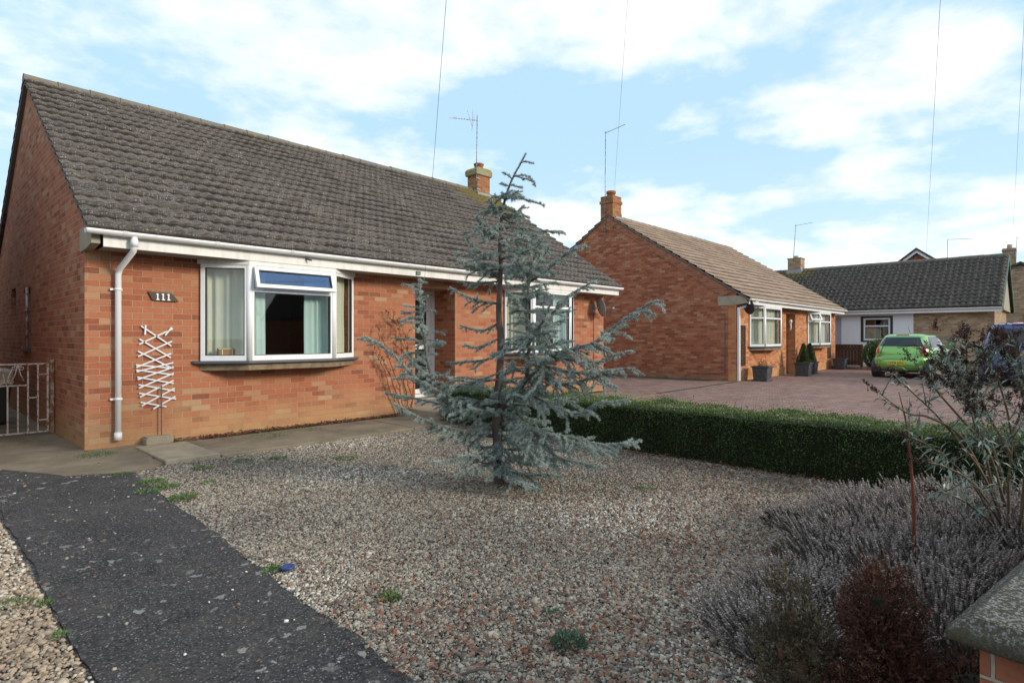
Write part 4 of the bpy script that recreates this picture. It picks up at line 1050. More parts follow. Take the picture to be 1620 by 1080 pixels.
# ------------------------------------------------------------------ blue cedar
def cedar():
    g=np.random.default_rng(33); r=random.Random(5)
    base=G(790,765)
    D0=FX*base.x+FY*base.y
    tr=thing('blue_cedar_tree','young blue-grey cedar with open straggly branches standing in the gravel','tree',tuple(base))
    def W2(p): return Wp(p[0],p[1],D0+p[2])
    def spline(pts,step=.02):
        P=[W2(p) for p in pts]; out=[]
        Q=[P[0]*2-P[1]]+P+[P[-1]*2-P[-2]]
        for i in range(1,len(Q)-2):
            n=max(2,int((Q[i+1]-Q[i]).length/step))
            for k in range(n):
                t=k/n
                out.append(.5*((2*Q[i])+(-Q[i-1]+Q[i+1])*t+(2*Q[i-1]-5*Q[i]+4*Q[i+1]-Q[i+2])*t*t+(-Q[i-1]+3*Q[i]-3*Q[i+1]+Q[i+2])*t**3))
        out.append(P[-1]); return out
    trunk=[(790,768,0),(787,690,0),(785,640,0),(790,600,.02),(792,540,0),(789,490,0),(792,430,0),(791,375,0),(795,335,0),(802,305,0),(812,280,0),(822,262,0),(832,243,0)]
    tp=spline(trunk,.04); n=len(tp)
    mb=MB(); mb.tube(tp,[.050*(1-i/n)**1.0+.004 for i in range(n)],10)
    mb.build('trunk',M['bark'],tr)
    # (points, base radius, side-twig length, density)
    B=[
     # left vertical leader with its cone
     ([(785,648,0),(745,632,-.1),(712,640,-.15),(690,612,-.2),(678,580,-.2),(672,545,-.2),(668,500,-.2),(665,470,-.2),(663,440,-.2)],.018,.27,3.2,'lead'),
     # second leader just right of trunk
     ([(788,655,0),(812,625,-.15),(832,600,-.2),(836,560,-.2),(834,520,-.2),(834,480,-.2),(838,440,-.2),(846,405,-.2),(852,385,-.2)],.024,.26,2.1,'lead2'),
     # long rising right branch
     ([(834,600,-.2),(870,565,-.35),(905,552,-.5),(940,542,-.6),(975,515,-.7),(1005,494,-.75),(1040,475,-.8)],.020,.28,1.3,'br'),
     ([(836,545,-.2),(858,510,-.3),(882,488,-.4),(905,465,-.45),(940,445,-.5)],.013,.2,1.2,'br'),
     # left arching branches
     ([(786,640,0),(740,640,-.2),(700,622,-.35),(660,600,-.5),(625,565,-.6),(598,543,-.65),(575,532,-.7)],.016,.22,1.3,'br'),
     ([(786,640,0),(745,655,.1),(700,640,.2),(655,630,.3),(610,622,.35)],.012,.18,1.2,'br'),
     ([(786,690,0),(745,685,-.2),(700,675,-.4),(665,662,-.5),(640,648,-.6),(625,640,-.65)],.018,.2,1.5,'br'),
     ([(787,600,0),(750,605,-.1),(710,612,-.25),(672,590,-.35),(640,560,-.4)],.012,.2,1.2,'br'),
     ([(787,625,0),(745,605,.2),(715,600,.3),(690,590,.35)],.010,.18,1.1,'br'),
     ([(789,560,0),(765,570,.1),(740,572,.15),(705,575,.2)],.010,.15,1,'br'),
     ([(790,480,0),(768,478,-.1),(745,472,-.2),(722,462,-.25),(712,455,-.3)],.012,.14,1.4,'br'),
     ([(790,510,0),(768,522,.1),(745,520,.15),(728,515,.2)],.009,.13,1.2,'br'),
     ([(790,535,0),(770,545,-.1),(750,550,-.15),(735,545,-.2)],.009,.13,1.2,'br'),
     ([(789,590,0),(760,600,-.2),(735,597,-.3),(712,598,-.4)],.009,.14,1,'br'),
     # upper left
     ([(791,425,0),(768,428,-.1),(745,420,-.2),(728,410,-.2),(718,398,-.2)],.011,.16,1.4,'br'),
     ([(791,402,0),(775,405,-.1),(758,397,-.15),(742,383,-.2),(733,365,-.2)],.011,.15,1.4,'br'),
     ([(792,378,0),(778,370,-.1),(765,355,-.15),(752,343,-.2)],.010,.14,1.3,'br'),
     ([(791,445,0),(765,448,.1),(742,452,.15),(730,445,.2)],.009,.13,1.2,'br'),
     ([(791,440,0),(772,430,.15),(755,415,.25),(740,395,.3)],.009,.13,1.2,'br'),
     # upper right
     ([(793,362,0),(812,360,.0),(832,362,.05),(855,366,.1),(890,366,.15)],.010,.15,1.2,'br'),
     ([(793,378,0),(812,380,-.1),(828,378,-.15),(850,384,-.2)],.009,.14,1.2,'br'),
     ([(792,410,0),(812,405,-.1),(830,398,-.2),(850,390,-.3),(862,372,-.3)],.011,.16,1.3,'br'),
     ([(792,425,0),(815,428,-.2),(838,432,-.3),(855,412,-.35),(870,392,-.4)],.011,.17,1.4,'br'),
     ([(838,445,-.2),(860,432,-.3),(880,415,-.35),(898,400,-.4),(925,388,-.4)],.012,.17,1.3,'br'),
     ([(792,455,0),(812,452,.1),(835,455,.15),(860,450,.2),(880,446,.2)],.010,.16,1.4,'br'),
     ([(836,470,-.2),(815,470,-.25),(800,462,-.3)],.008,.14,1.3,'br'),
     ([(836,440,-.2),(825,425,-.3),(815,405,-.35)],.008,.14,1.3,'br'),
     ([(838,430,-.2),(848,415,-.1),(856,395,-.05),(848,370,0)],.009,.14,1.2,'br'),
     # crown sprays
     ([(797,330,0),(812,333,0),(825,338,0),(838,347,0)],.007,.09,1,'br'),
     ([(799,315,0),(815,313,0),(832,316,0),(862,325,0)],.007,.09,.9,'br'),
     ([(800,312,0),(793,314,.05),(788,312,.1)],.005,.07,1,'br'),
     ([(797,325,0),(788,330,-.05),(785,340,-.05)],.006,.08,1.2,'br'),
     ([(812,280,0),(825,277,0),(840,280,.05)],.005,.06,.9,'br'),
     ([(814,278,0),(830,283,0),(842,284,.05),(848,296,.05)],.005,.06,.9,'br'),
     ([(810,283,0),(803,277,0),(797,274,.05)],.005,.06,.9,'br'),
     ([(806,295,0),(798,292,0),(793,290,.05)],.004,.05,.8,'br'),
     ([(806,292,0),(817,295,0),(828,297,0)],.004,.05,.8,'br'),
     ([(823,258,0),(833,256,0),(845,259,0)],.003,.03,.7,'br'),
     ([(794,350,0),(785,360,-.1),(775,372,-.15),(765,378,-.2)],.008,.12,1.3,'br'),
     ([(794,345,0),(808,352,.0),(826,354,0)],.007,.1,1.1,'br'),
     # middle right mass
     ([(836,590,-.2),(862,598,-.3),(890,608,-.4),(920,602,-.45),(960,592,-.5)],.012,.22,1.3,'br'),
     ([(836,575,-.2),(865,580,-.35),(900,588,-.5),(935,590,-.6),(975,585,-.6),(1005,583,-.6)],.012,.22,1.2,'br'),
     ([(870,565,-.35),(905,570,-.3),(940,575,-.25),(965,563,-.2),(1000,555,-.2)],.010,.18,1.1,'br'),
     ([(905,552,-.5),(930,570,-.55),(950,600,-.6),(975,612,-.6)],.010,.18,1.3,'br'),
     ([(836,555,-.2),(850,550,-.1),(880,545,0),(905,540,.05)],.009,.17,1.2,'br'),
     ([(835,600,-.2),(850,620,-.3),(862,628,-.35)],.008,.15,1.2,'br'),
     ([(836,515,-.2),(850,512,-.1),(872,512,0),(895,505,.05)],.008,.15,1.2,'br'),
     ([(836,490,-.2),(820,492,-.25),(806,485,-.3)],.007,.13,1.3,'br'),
     ([(836,470,-.2),(850,462,-.15),(875,468,-.1)],.008,.15,1.2,'br'),
     ([(836,535,-.2),(818,538,-.25),(803,545,-.3),(795,560,-.35)],.008,.15,1.2,'br'),
     ([(836,495,-.2),(855,492,-.1),(880,495,-.05)],.008,.14,1.1,'br'),
     # lower right skirts
     ([(788,650,0),(830,625,-.2),(870,640,-.35),(910,655,-.45),(945,640,-.5),(990,633,-.5)],.014,.24,1.3,'br'),
     ([(788,640,0),(830,640,.1),(875,632,.2),(915,628,.25),(950,600,.3)],.012,.22,1.2,'br'),
     ([(788,665,0),(820,672,-.1),(850,685,-.3),(900,692,-.45),(950,703,-.55),(1000,700,-.6),(1012,696,-.6)],.018,.28,1.5,'br'),
     ([(840,680,-.25),(860,700,-.35),(880,722,-.45),(915,732,-.5),(950,738,-.5)],.012,.22,1.5,'br'),
     ([(850,685,-.3),(878,690,-.3),(905,700,-.3),(945,712,-.3),(975,715,-.3)],.012,.20,1.5,'br'),
     ([(820,672,-.1),(838,690,-.3),(858,715,-.45),(878,745,-.55)],.012,.18,1.5,'br'),
     ([(800,690,0),(822,700,-.2),(838,712,-.3),(850,735,-.4)],.010,.15,1.4,'br'),
     # foot, in front of the trunk
     ([(790,690,0),(793,710,-.2),(798,735,-.3),(815,760,-.45),(840,768,-.55),(850,775,-.6)],.014,.16,1.7,'br'),
     ([(790,712,0),(765,722,-.25),(740,722,-.4),(712,730,-.5),(690,730,-.55)],.012,.2,1.5,'br'),
     ([(788,725,0),(765,737,-.3),(745,742,-.45),(720,752,-.5)],.011,.16,1.5,'br'),
     ([(788,705,0),(765,708,0),(745,700,.1),(725,695,.15)],.010,.15,1.3,'br'),
     ([(790,730,0),(800,745,-.3),(780,752,-.4),(770,760,-.45)],.009,.13,1.4,'br'),
     ([(792,740,0),(830,752,-.1),(862,750,-.15),(890,755,-.2)],.010,.18,1.5,'br'),
     ([(788,655,0),(765,650,-.3),(735,650,-.45),(712,656,-.5)],.010,.18,1.2,'br'),
     ([(788,665,0),(770,672,.2),(745,660,.3),(712,665,.4)],.009,.16,1.1,'br'),
     ([(790,640,0),(790,620,-.25),(800,590,-.35),(812,570,-.4)],.009,.13,1.2,'br'),
    ]
    for _ in range(20):
        py=r.uniform(305,440); s=r.choice((-1,1)); w_=(py-290)/150; L=r.uniform(14,30)+r.uniform(10,45)*w_; z0=r.uniform(-.3,.3); xx=793+max(0,(340-py))*.25
        B.append(([(xx,py,0),(xx+s*L*.5,py-r.uniform(-3,6),z0*.5),(xx+s*L,py-r.uniform(-8,14),z0)],.006,.12,1.5,'br'))
    # fill-in boughs round the lower trunk and the second leader
    for _ in range(13):
        py=r.uniform(600,735); s=r.choice((-1,1)); L=r.uniform(30,85)*(1.0 if py<680 else 1.15); z0=r.uniform(-.45,.45)
        dy=r.uniform(-12,22)
        B.append(([(788,py,0),(788+s*L*.35,py+dy*.2-4,z0*.4),(788+s*L*.7,py+dy*.6,z0*.75),(788+s*L,py+dy,z0)],.008,.19,1.4,'br'))
    for _ in range(12):
        py=r.uniform(440,640); s=r.choice((-1,1,1)); L=r.uniform(18,60); z0=r.uniform(-.5,.2)
        B.append(([(835,py,-.2),(835+s*L*.5,py-r.uniform(-6,10),-.2+z0*.5),(835+s*L,py+r.uniform(-16,12),-.2+z0)],.006,.15,1.4,'br'))
    br=MB(); NC=[];ND=[];NL=[]
    def tufts(pts,r0,dens,bare=0):
        n=len(pts)
        for i in range(n-1):
            a,b=pts[i],pts[i+1]; d=(b-a); L=d.length
            if L<1e-6: continue
            d/=L
            k=max(1,int(L/.0060*dens+.5)) if L>.004 else 0
            if i/n<bare: continue
            for _ in range(k):
                p=a+(b-a)*r.random()
                NC.append((p.x,p.y,p.z)); ND.append((d.x,d.y,d.z)); NL.append(1-.4*i/n)
    for pts,rad,tl,dens,kind in B:
        P=spline(pts,.02); n=len(P)
        br.tube(P,[rad*(1-.85*i/n)+.0012 for i in range(n)],6)
        tufts(P,rad,.9,.12 if kind!='lead' else .35)
        side=1; acc=0
        start=.12 if rad>.006 else .05
        for i in range(int(n*start),n-1):
            acc+=(P[i+1]-P[i]).length
            if acc<.025/dens: continue
            acc=0
            d=(P[min(i+2,n-1)]-P[max(i-2,0)]).normalized(); f=i/n
            vert=abs(d.z)>.75
            L=tl*r.choice((.5,.75,1.0,1.25))*r.uniform(.6,1.15)*(1.15-.8*f)
            if kind=='lead': 
                L=tl*r.uniform(.55,1.25)*(.45 if f<.5 else (1.13-f)*1.9)+.015
            if kind=='lead2': L=tl*r.uniform(.5,1.2)*(1.2-.8*f)
            if vert:
                an=r.uniform(0,6.28); s=Vector((math.cos(an),math.sin(an),r.uniform(-.1,.45)))
            else:
                h=Vector((d.y,-d.x,0)).normalized()*side; side=-side
                s=(h*r.uniform(.55,1)+d*r.uniform(.4,1.0)+Vector((0,0,r.uniform(-.55,.25))))
            s.normalize()
            m=max(3,int(L/.02)); q=[P[i].copy()]; cur=s.copy()
            for k in range(m):
                cur=(cur+Vector((r.gauss(0,.10),r.gauss(0,.10),-.035+r.gauss(0,.07)))).normalized()
                q.append(q[-1]+cur*(L/m))
                if k>2 and L>.12 and r.random()<.28:       # tertiary
                    t2=[q[-1].copy()]; c2=(cur+Vector((r.gauss(0,.6),r.gauss(0,.6),r.gauss(0,.3)))).normalized(); L2=L*r.uniform(.15,.38)
                    for _ in range(3): t2.append(t2[-1]+c2*(L2/3)); c2=(c2+Vector((0,0,-.05))).normalized()
                    br.tube(t2,[.0022,.0018,.0015,.001],4,cap=False); tufts(t2,.002,.85)
            for qq in q:
                if qq.z<.02: qq.z=.02+r.random()*.01
            br.tube(q,[.0035*(1-.6*k/m)+.0008 for k in range(m+1)],4,cap=False)
            tufts(q,.003,.85)
    # trunk top gets needles too
    tufts(tp[int(n*0)+int(len(tp)*.80):],.004,.8)
    br.build('branch',M['bark'],tr)
    NC=np.array(NC);ND=np.array(ND);NL=np.array(NL)
    k=12; n=len(NC)
    C=np.repeat(NC,k,0)+g.normal(0,.0022,(n*k,3)); D=np.repeat(ND,k,0)*.45+rdir(n*k,g)*.9+np.array([0,0,.22]); D/=np.linalg.norm(D,axis=1,keepdims=True)
    L=g.uniform(.014,.027,n*k)
    # narrow triangles
    rr=rdir(n*k,g); a=np.cross(D,rr); a/=np.linalg.norm(a,axis=1,keepdims=True)+1e-9
    w=.0030
    V=np.stack([C-a*w*.7,C+a*w*.7,C+D*L[:,None]],1); V[:,:,2]=np.maximum(V[:,:,2],.008)
    F=np.arange(n*k*3).reshape(-1,3)
    cl=np.repeat(np.clip(.45+.25*np.sin(NC[:,0]*17)*np.sin(NC[:,1]*13)*np.sin(NC[:,2]*15)+g.normal(0,.12,n),0,1),k)
    aa=np.clip(cl+g.normal(0,.13,n*k),0,1)
    print('cedar needles',n*k)
    build_np('needles',V.reshape(-1,3),F,M['needle'],tr,np.repeat(aa,3))
cedar()

# ------------------------------------------------------------------ lavender border
def lavender(cx,cy,rad,h,ns,seed,label):
    g=np.random.default_rng(seed)
    t=thing('lavender_bush',label,'lavender',(cx,cy,0),'lavender bushes in the border')
    a=g.uniform(0,2*math.pi,ns); q=np.sqrt(g.random(ns))*rad
    bx=cx+np.cos(a)*q*.45; by=cy+np.sin(a)*q*.45
    tx=cx+np.cos(a)*q*1.05+g.normal(0,.05,ns); ty=cy+np.sin(a)*q*1.05+g.normal(0,.05,ns)
    tz=h*(1-.28*(q/rad)**2)*g.uniform(.55,1.12,ns)
    B=np.column_stack([bx,by,np.zeros(ns)]);Tp=np.column_stack([tx,ty,tz])
    Mi=(B+Tp)/2+np.column_stack([(tx-bx)*.12,(ty-by)*.12,tz*.08])
    def stem(w,P0,P1,r0):
        d=P1-P0; rr=rdir(len(P0),r0); s=np.cross(d,rr); s/=np.linalg.norm(s,axis=1,keepdims=True)+1e-9
        V=np.stack([P0-s*w,P0+s*w,P1+s*w*.7,P1-s*w*.7],1).reshape(-1,3); return V,np.arange(len(P0)*4).reshape(-1,4)
    parts=[]
    for k in range(2):
        for (u,v) in ((B,Mi),(Mi,Tp)):
            V,F=stem(.0016,u,v,np.random.default_rng(seed+k)); parts.append((V,F,np.repeat(g.random(ns),4)))
    # short leafy growth low down
    nl=ns*16; i=g.integers(0,ns,nl); tt=g.uniform(.02,.62,nl)[:,None]; C=B[i]*(1-tt)+Tp[i]*tt+g.normal(0,.02,(nl,3)); C[:,2]=np.abs(C[:,2])
    D=rdir(nl,g)+np.array([0,0,1.1]); D/=np.linalg.norm(D,axis=1,keepdims=True)
    V,F=leaf_quads(C,D,g.uniform(.02,.045,nl),.004,g); parts.append((V,F,np.repeat(g.random(nl)*.85,4)))
    V,F,A=cat(parts); build_np('stems',V,F,M['lavst'],t,A)
    # flower spikes: stacked whorls
    ov=np.array([(1,0,0),(0,1,0),(-1,0,0),(0,-1,0),(0,0,1),(0,0,-1)],float); of=np.array([(0,1,4),(1,2,4),(2,3,4),(3,0,4),(1,0,5),(2,1,5),(3,2,5),(0,3,5)])
    d=(Tp-Mi); d/=np.linalg.norm(d,axis=1,keepdims=True)
    Vs=[];As=[]
    sz=g.uniform(.75,1.2,ns)
    for w in range(7):
        keep=g.random(ns)<(.97 if w<5 else .6)
        c=Tp-d*(w*.0085*sz)[:,None]+d*.012
        rad_=.0062*sz*(.75+.35*math.sin((w+1)/7*math.pi))*g.uniform(.8,1.2,ns)
        c=c[keep]; rr=rad_[keep]; ang=g.uniform(0,1.5,keep.sum())
        o=ov[None].repeat(len(c),0).copy(); ca,sa=np.cos(ang)[:,None],np.sin(ang)[:,None]
        x=o[:,:,0]*ca-o[:,:,1]*sa; y=o[:,:,0]*sa+o[:,:,1]*ca; o[:,:,0]=x;o[:,:,1]=y; o[:,:,2]*=.62
        Vs.append((c[:,None,:]+o*rr[:,None,None]).reshape(-1,3)); As.append(np.repeat(np.clip(g.normal(.5,.2,len(c)),0,1),6))
    V=np.concatenate(Vs); m=len(V)//6; F=(of[None]+np.arange(m)[:,None,None]*6).reshape(-1,3)
    build_np('flower_spikes',V,F,M['lav'],t,np.concatenate(As))
LV='grey-mauve lavender bush gone to seed in the border below the hedge'
rl=random.Random(9)
for (px,py,rad,h,ns) in ((1290,850,.34,.22,260),(1400,862,.42,.34,520),(1330,905,.34,.26,330),(1500,875,.45,.40,600),(1610,900,.5,.42,560),(1250,960,.26,.20,200),(1440,960,.36,.34,460),(1560,985,.34,.34,420),(1700,960,.5,.42,420),(1180,990,.24,.15,150),(1350,1010,.3,.24,320),(1230,1040,.26,.20,240),(1360,830,.3,.26,330),(1480,850,.4,.36,480),(1570,860,.42,.40,480),(1480,930,.38,.36,480),(1380,890,.32,.30,360),(1310,960,.28,.22,260),(1500,1040,.3,.34,360)):
    p=G(px,py); lavender(p.x,p.y,rad,h,int(ns*(.85 if ns>250 else 1.5)),px,LV)

# ------------------------------------------------------------------ buddleia
def buddleia():
    g=np.random.default_rng(77); r=random.Random(78)
    t=thing('buddleia_shrub','tall buddleia with grey-green leaves and dark dead seed heads behind the lavender','shrub',(4.1,.45,0))
    br=MB(); LC=[];LD=[];LL=[];SC=[];SR=[]
    def pt(px,py,d): return Wp(px,py,d)
    def spl(P,n=14):
        Q=[P[0]*2-P[1]]+P+[P[-1]*2-P[-2]]; out=[]
        for i in range(1,len(Q)-2):
            for k in range(n):
                s=k/n; out.append(.5*((2*Q[i])+(-Q[i-1]+Q[i+1])*s+(2*Q[i-1]-5*Q[i]+4*Q[i+1]-Q[i+2])*s*s+(-Q[i-1]+3*Q[i]-3*Q[i+1]+Q[i+2])*s**3))
        out.append(P[-1]); return out
    def leaves_on(P,start,dens,size):
        n=len(P); acc=0
        for i in range(int(n*start),n-1):
            acc+=(P[i+1]-P[i]).length
            if acc<.03/dens: continue
            acc=0; d=(P[i+1]-P[i]).normalized(); a=d.orthogonal().normalized(); a.rotate(Matrix.Rotation(r.uniform(0,6.28),3,d))
            for s in (1,-1):
                dd=(a*s+d*r.uniform(.1,.9)+Vector((0,0,r.uniform(-.5,.15)))).normalized()
                LC.append(tuple(P[i])); LD.append(tuple(dd)); LL.append(size*r.uniform(.45,1.15))
            if r.random()<.5:
                for s in range(3):
                    dd=(Vector((r.gauss(0,1),r.gauss(0,1),r.gauss(.3,1)))).normalized(); LC.append(tuple(P[i])); LD.append(tuple(dd)); LL.append(size*.45)
    def seedhead(p,d,L):
        n=int(L/.0022)
        for i in range(n):
            f=i/n; rr=.016*(1-f)**.7+.003
            o=Vector((r.gauss(0,1),r.gauss(0,1),r.gauss(0,1))).normalized()*rr*r.random()**.4
            SC.append(tuple(p+d*(L*f)+o)); SR.append(r.uniform(.0025,.006))
        # small side spikes
        for _ in range(6):
            f=r.uniform(0,.6); q=p+d*(L*f); dd=(d+Vector((r.gauss(0,.7),r.gauss(0,.7),r.gauss(0,.5)))).normalized()
            for i in range(14): SC.append(tuple(q+dd*(i*.0032)+Vector((r.gauss(0,.004),r.gauss(0,.004),r.gauss(0,.004))))); SR.append(r.uniform(.002,.005))
    main=[
     ([(1600,880,3.3),(1575,790,3.2),(1555,700,3.1),(1535,630,3.0),(1512,585,2.95),(1495,560,2.9)],24,1.5),
     ([(1600,880,3.3),(1595,780,3.2),(1600,690,3.15),(1582,610,3.1),(1560,570,3.05),(1548,552,3.0)],24,1.5),
     ([(1590,880,3.2),(1560,800,3.05),(1520,745,2.95),(1470,705,2.85),(1435,690,2.8)],8,1.0),
     ([(1600,870,3.3),(1560,760,3.1),(1510,690,3.0),(1475,650,2.95),(1448,625,2.9),(1425,603,2.85)],6,.6),
     ([(1560,760,3.1),(1520,690,3.0),(1470,660,2.9),(1440,655,2.85),(1415,640,2.8),(1392,622,2.8)],2,.35),
     ([(1610,870,3.3),(1620,760,3.2),(1625,650,3.15),(1618,590,3.1),(1612,560,3.1)],22,1.4),
     ([(1610,880,3.2),(1560,820,2.95),(1520,790,2.8),(1480,775,2.7)],6,1.0),
     ([(1595,780,3.2),(1560,680,3.3),(1525,620,3.4),(1500,592,3.4)],20,1.5),
     ([(1600,690,3.15),(1620,630,3.2),(1602,580,3.2),(1590,562,3.2)],10,1.0),
     ([(1600,720,3.15),(1560,650,3.2),(1540,605,3.25),(1528,580,3.2)],22,1.5),
     ([(1555,700,3.1),(1510,650,3.0),(1482,618,2.9),(1462,592,2.9),(1446,572,2.9)],5,.6),
     ([(1590,800,3.0),(1570,730,2.9),(1545,680,2.8),(1535,645,2.8)],18,1.5),
     ([(1612,830,3.0),(1640,700,2.9),(1650,620,2.9),(1645,570,2.9)],10,1.0),
     ([(1600,860,3.3),(1640,800,3.1),(1680,700,3.1),(1700,620,3.1)],10,1.0),
     ([(1590,840,3.1),(1545,770,2.9),(1500,740,2.8),(1465,730,2.75)],5,1.0),
    ]
    for pts,nb,ld in main:
        P=spl([pt(*p) for p in pts]); n=len(P)
        br.tube(P,[.0060*(1-.75*i/n)+.0012 for i in range(n)],6)
        leaves_on(P,.40,1.2*ld,.066)
        d=(P[-1]-P[-4]).normalized(); seedhead(P[-1],d,r.uniform(.07,.13))
        for _ in range(nb):
            i=r.randint(int(n*.25),n-2); d=(P[min(i+2,n-1)]-P[i-1]).normalized()
            s=(d*.6+Vector((r.gauss(0,.6),r.gauss(0,.6),r.uniform(-.1,.55)))).normalized(); L=r.uniform(.08,.22)
            q=[P[i]]; c=s
            for k in range(8): c=(c+Vector((r.gauss(0,.05),r.gauss(0,.05),.03))).normalized(); q.append(q[-1]+c*L/8)
            br.tube(q,[.0035,.0032,.003,.0027,.0024,.002,.0017,.0014,.001],4,cap=False)
            leaves_on(q,.05,1.2,.052)
            if r.random()<.8 and q[-1].z>.95: seedhead(q[-1],c,r.uniform(.04,.09))
    br.build('stems',M['budst'],t)
    LC=np.array(LC);LD=np.array(LD);LL=np.array(LL); n=len(LC)
    # lanceolate, curved leaf: 6 verts, 2 quads... built as a folded strip of 2 rhombi
    rr=rdir(n,g)+np.array([0,0,1.2]); a=np.cross(LD,rr); a/=np.linalg.norm(a,axis=1,keepdims=True)+1e-9
    dn_=LD*.85+np.array([0,0,-.45]); dn_/=np.linalg.norm(dn_,axis=1,keepdims=True)
    L=LL[:,None]; w=L*.11
    m=LC+LD*L*.45; e=m+dn_*L*.55
    V=np.stack([LC,m-a*w,m+a*w,e],1).reshape(-1,3); b=np.arange(n)[:,None]*4
    F=np.concatenate([b+np.array([[0,2,1]]),b+np.array([[1,2,3]])])
    build_np('leaves',V,F,M['budlf'],t,np.repeat(np.clip(g.normal(.5,.22,n),0,1),4))
    SC=np.array(SC);SR=np.array(SR); m=len(SC)
    ov=np.array([(1,0,0),(-.5,.87,0),(-.5,-.87,0),(0,0,1.3)],float); of=np.array([(0,1,3),(1,2,3),(2,0,3),(0,2,1)])
    V=(SC[:,None,:]+ov[None]*SR[:,None,None]*g.choice([-1,1],(m,1,3))).reshape(-1,3)
    F=(of[None]+np.arange(m)[:,None,None]*4).reshape(-1,3)
    build_np('seed_heads',V,F,M['seed'],t,np.repeat(g.random(m),4))
buddleia()

# ------------------------------------------------------------------ conifers and small plants
def leaf_blob(t,name,centers,mat,n,size,seed,asp=.3,up=.5,shell=.55):
    """foliage in a union of ellipsoids: (x,y,z,rx,ry,rz)"""
    g=np.random.default_rng(seed); w=np.array([c[3]*c[5] for c in centers]); w/=w.sum()
    k=g.choice(len(centers),n,p=w); c=np.array(centers)[k]
    u=rdir(n,g); q=(g.uniform(shell,1.0,n)**.7)*(1+.09*np.sin(u[:,0]*9+u[:,2]*7)*np.sin(u[:,1]*8))
    P=c[:,:3]+u*c[:,3:6]*q[:,None]; P[:,2]=np.maximum(P[:,2],.01)
    D=u+rdir(n,g)*.8+np.array([0,0,up]); D/=np.linalg.norm(D,axis=1,keepdims=True)
    L=g.uniform(.6,1.3,n)*size; V,F=leaf_quads(P,D,L,L*asp,g)
    a=np.clip(.45+.22*np.sin(P[:,0]*31)*np.sin(P[:,1]*29)*np.sin(P[:,2]*27)+g.normal(0,.17,n),0,1)
    return build_np(name,V,F,mat,t,np.repeat(a,4))
def spray_bush(t,name,cs,mat,ns,L,seed,up=.9,leaf=.010,per=34,wid=.35):
    g=np.random.default_rng(seed); w=np.array([c[3]*c[5] for c in cs]); w/=w.sum(); k=g.choice(len(cs),ns,p=w); c=np.array(cs)[k]
    u=rdir(ns,g); P=c[:,:3]+u*c[:,3:6]*g.uniform(.45,.95,(ns,1)); D=u*.8+np.array([0,0,up])+g.normal(0,.3,(ns,3)); D/=np.linalg.norm(D,axis=1,keepdims=True)
    S=np.cross(D,rdir(ns,g)); S/=np.linalg.norm(S,axis=1,keepdims=True)
    LL=L*g.uniform(.5,1.3,ns)
    i=np.repeat(np.arange(ns),per); f=g.random(ns*per); sg=g.choice([-1,1],ns*per)
    C=P[i]+D[i]*(LL[i]*f)[:,None]; off=g.uniform(0,1,ns*per)*(1-f)*LL[i]*wid
    C+=S[i]*(sg*off)[:,None]+D[i]*(off*.7)[:,None]; C[:,2]=np.maximum(C[:,2],.01)
    d=D[i]*.8+S[i]*(sg*.7)[:,None]+g.normal(0,.22,(ns*per,3)); d/=np.linalg.norm(d,axis=1,keepdims=True)
    V,F=leaf_quads(C,d,leaf*g.uniform(.6,1.4,ns*per),leaf*.42,g)
    a=np.clip(np.repeat(g.beta(2,2.6,ns),per)*.8+.12*g.normal(size=ns*per)+.12,0,1)
    return build_np(name,V,F,mat,t,np.repeat(a,4))
def core(t,centers,mat,k=.62,name='inner_twigs'):
    mb=MB()
    for c in centers:
        z0=max(0,c[2]-c[5]*k)
        prof=[(max(.001,c[3]*k*math.sin(math.pi*(i+.15)/8.3)), c[2]-c[5]*k*math.cos(math.pi*(i+.15)/8.3)) for i in range(9)]
        prof=[(rr,max(0.0,z)) for rr,z in prof]
        mb.lathe(c[0],c[1],prof,12)
    mb.build(name,mat,t)
def at(px,py,d): return Wp(px,py,d)
# rusty brown conifer
c0=at(1392,960,1.75)
cs=[(c0.x,c0.y,.52,.10,.10,.15),(c0.x+.05,c0.y+.03,.46,.07,.07,.10),(c0.x-.06,c0.y-.02,.44,.065,.065,.11),(c0.x-.01,c0.y-.03,.30,.15,.15,.20),(c0.x+.10,c0.y-.06,.24,.09,.09,.15),(c0.x-.10,c0.y+.05,.22,.09,.09,.14),(c0.x+.06,c0.y-.10,.14,.12,.12,.14),(c0.x-.08,c0.y-.02,.12,.13,.13,.14)]
t1=thing('brown_conifer','dead dark red-brown dwarf conifer in front of the lavender','shrub',(c0.x,c0.y,0))
core(t1,cs,M['hedgecore'],.28); spray_bush(t1,'foliage',cs,M['rust'],2600,.045,41,.5,.010,30,.6)
c1=at(1255,990,1.9)
cs=[(c1.x-.05,c1.y+.02,.33,.04,.04,.10),(c1.x+.05,c1.y-.02,.30,.04,.04,.09),(c1.x,c1.y,.42,.05,.05,.15),(c1.x-.01,c1.y-.02,.26,.10,.10,.18),(c1.x+.02,c1.y-.03,.12,.13,.13,.14)]
t2=thing('olive_conifer','narrow drab olive dwarf conifer left of the rusty brown one','shrub',(c1.x,c1.y,0))
core(t2,cs,M['drytwig'],.3); spray_bush(t2,'foliage',cs,M['olive'],360,.10,42,1.0,.012,46,.5)
# dark low shrub between them and the wall
c2=at(1480,1075,1.75)
cs=[(c2.x,c2.y,.16,.2,.2,.16),(c2.x+.15,c2.y-.1,.18,.2,.2,.18)]
t3=thing('dark_shrub','low dark shrub between the brown conifer and the brick pillar','shrub',(c2.x,c2.y,0))
core(t3,cs,M['hedgecore']); leaf_blob(t3,'foliage',cs,M['rust'],5000,.02,43,.35,.6)
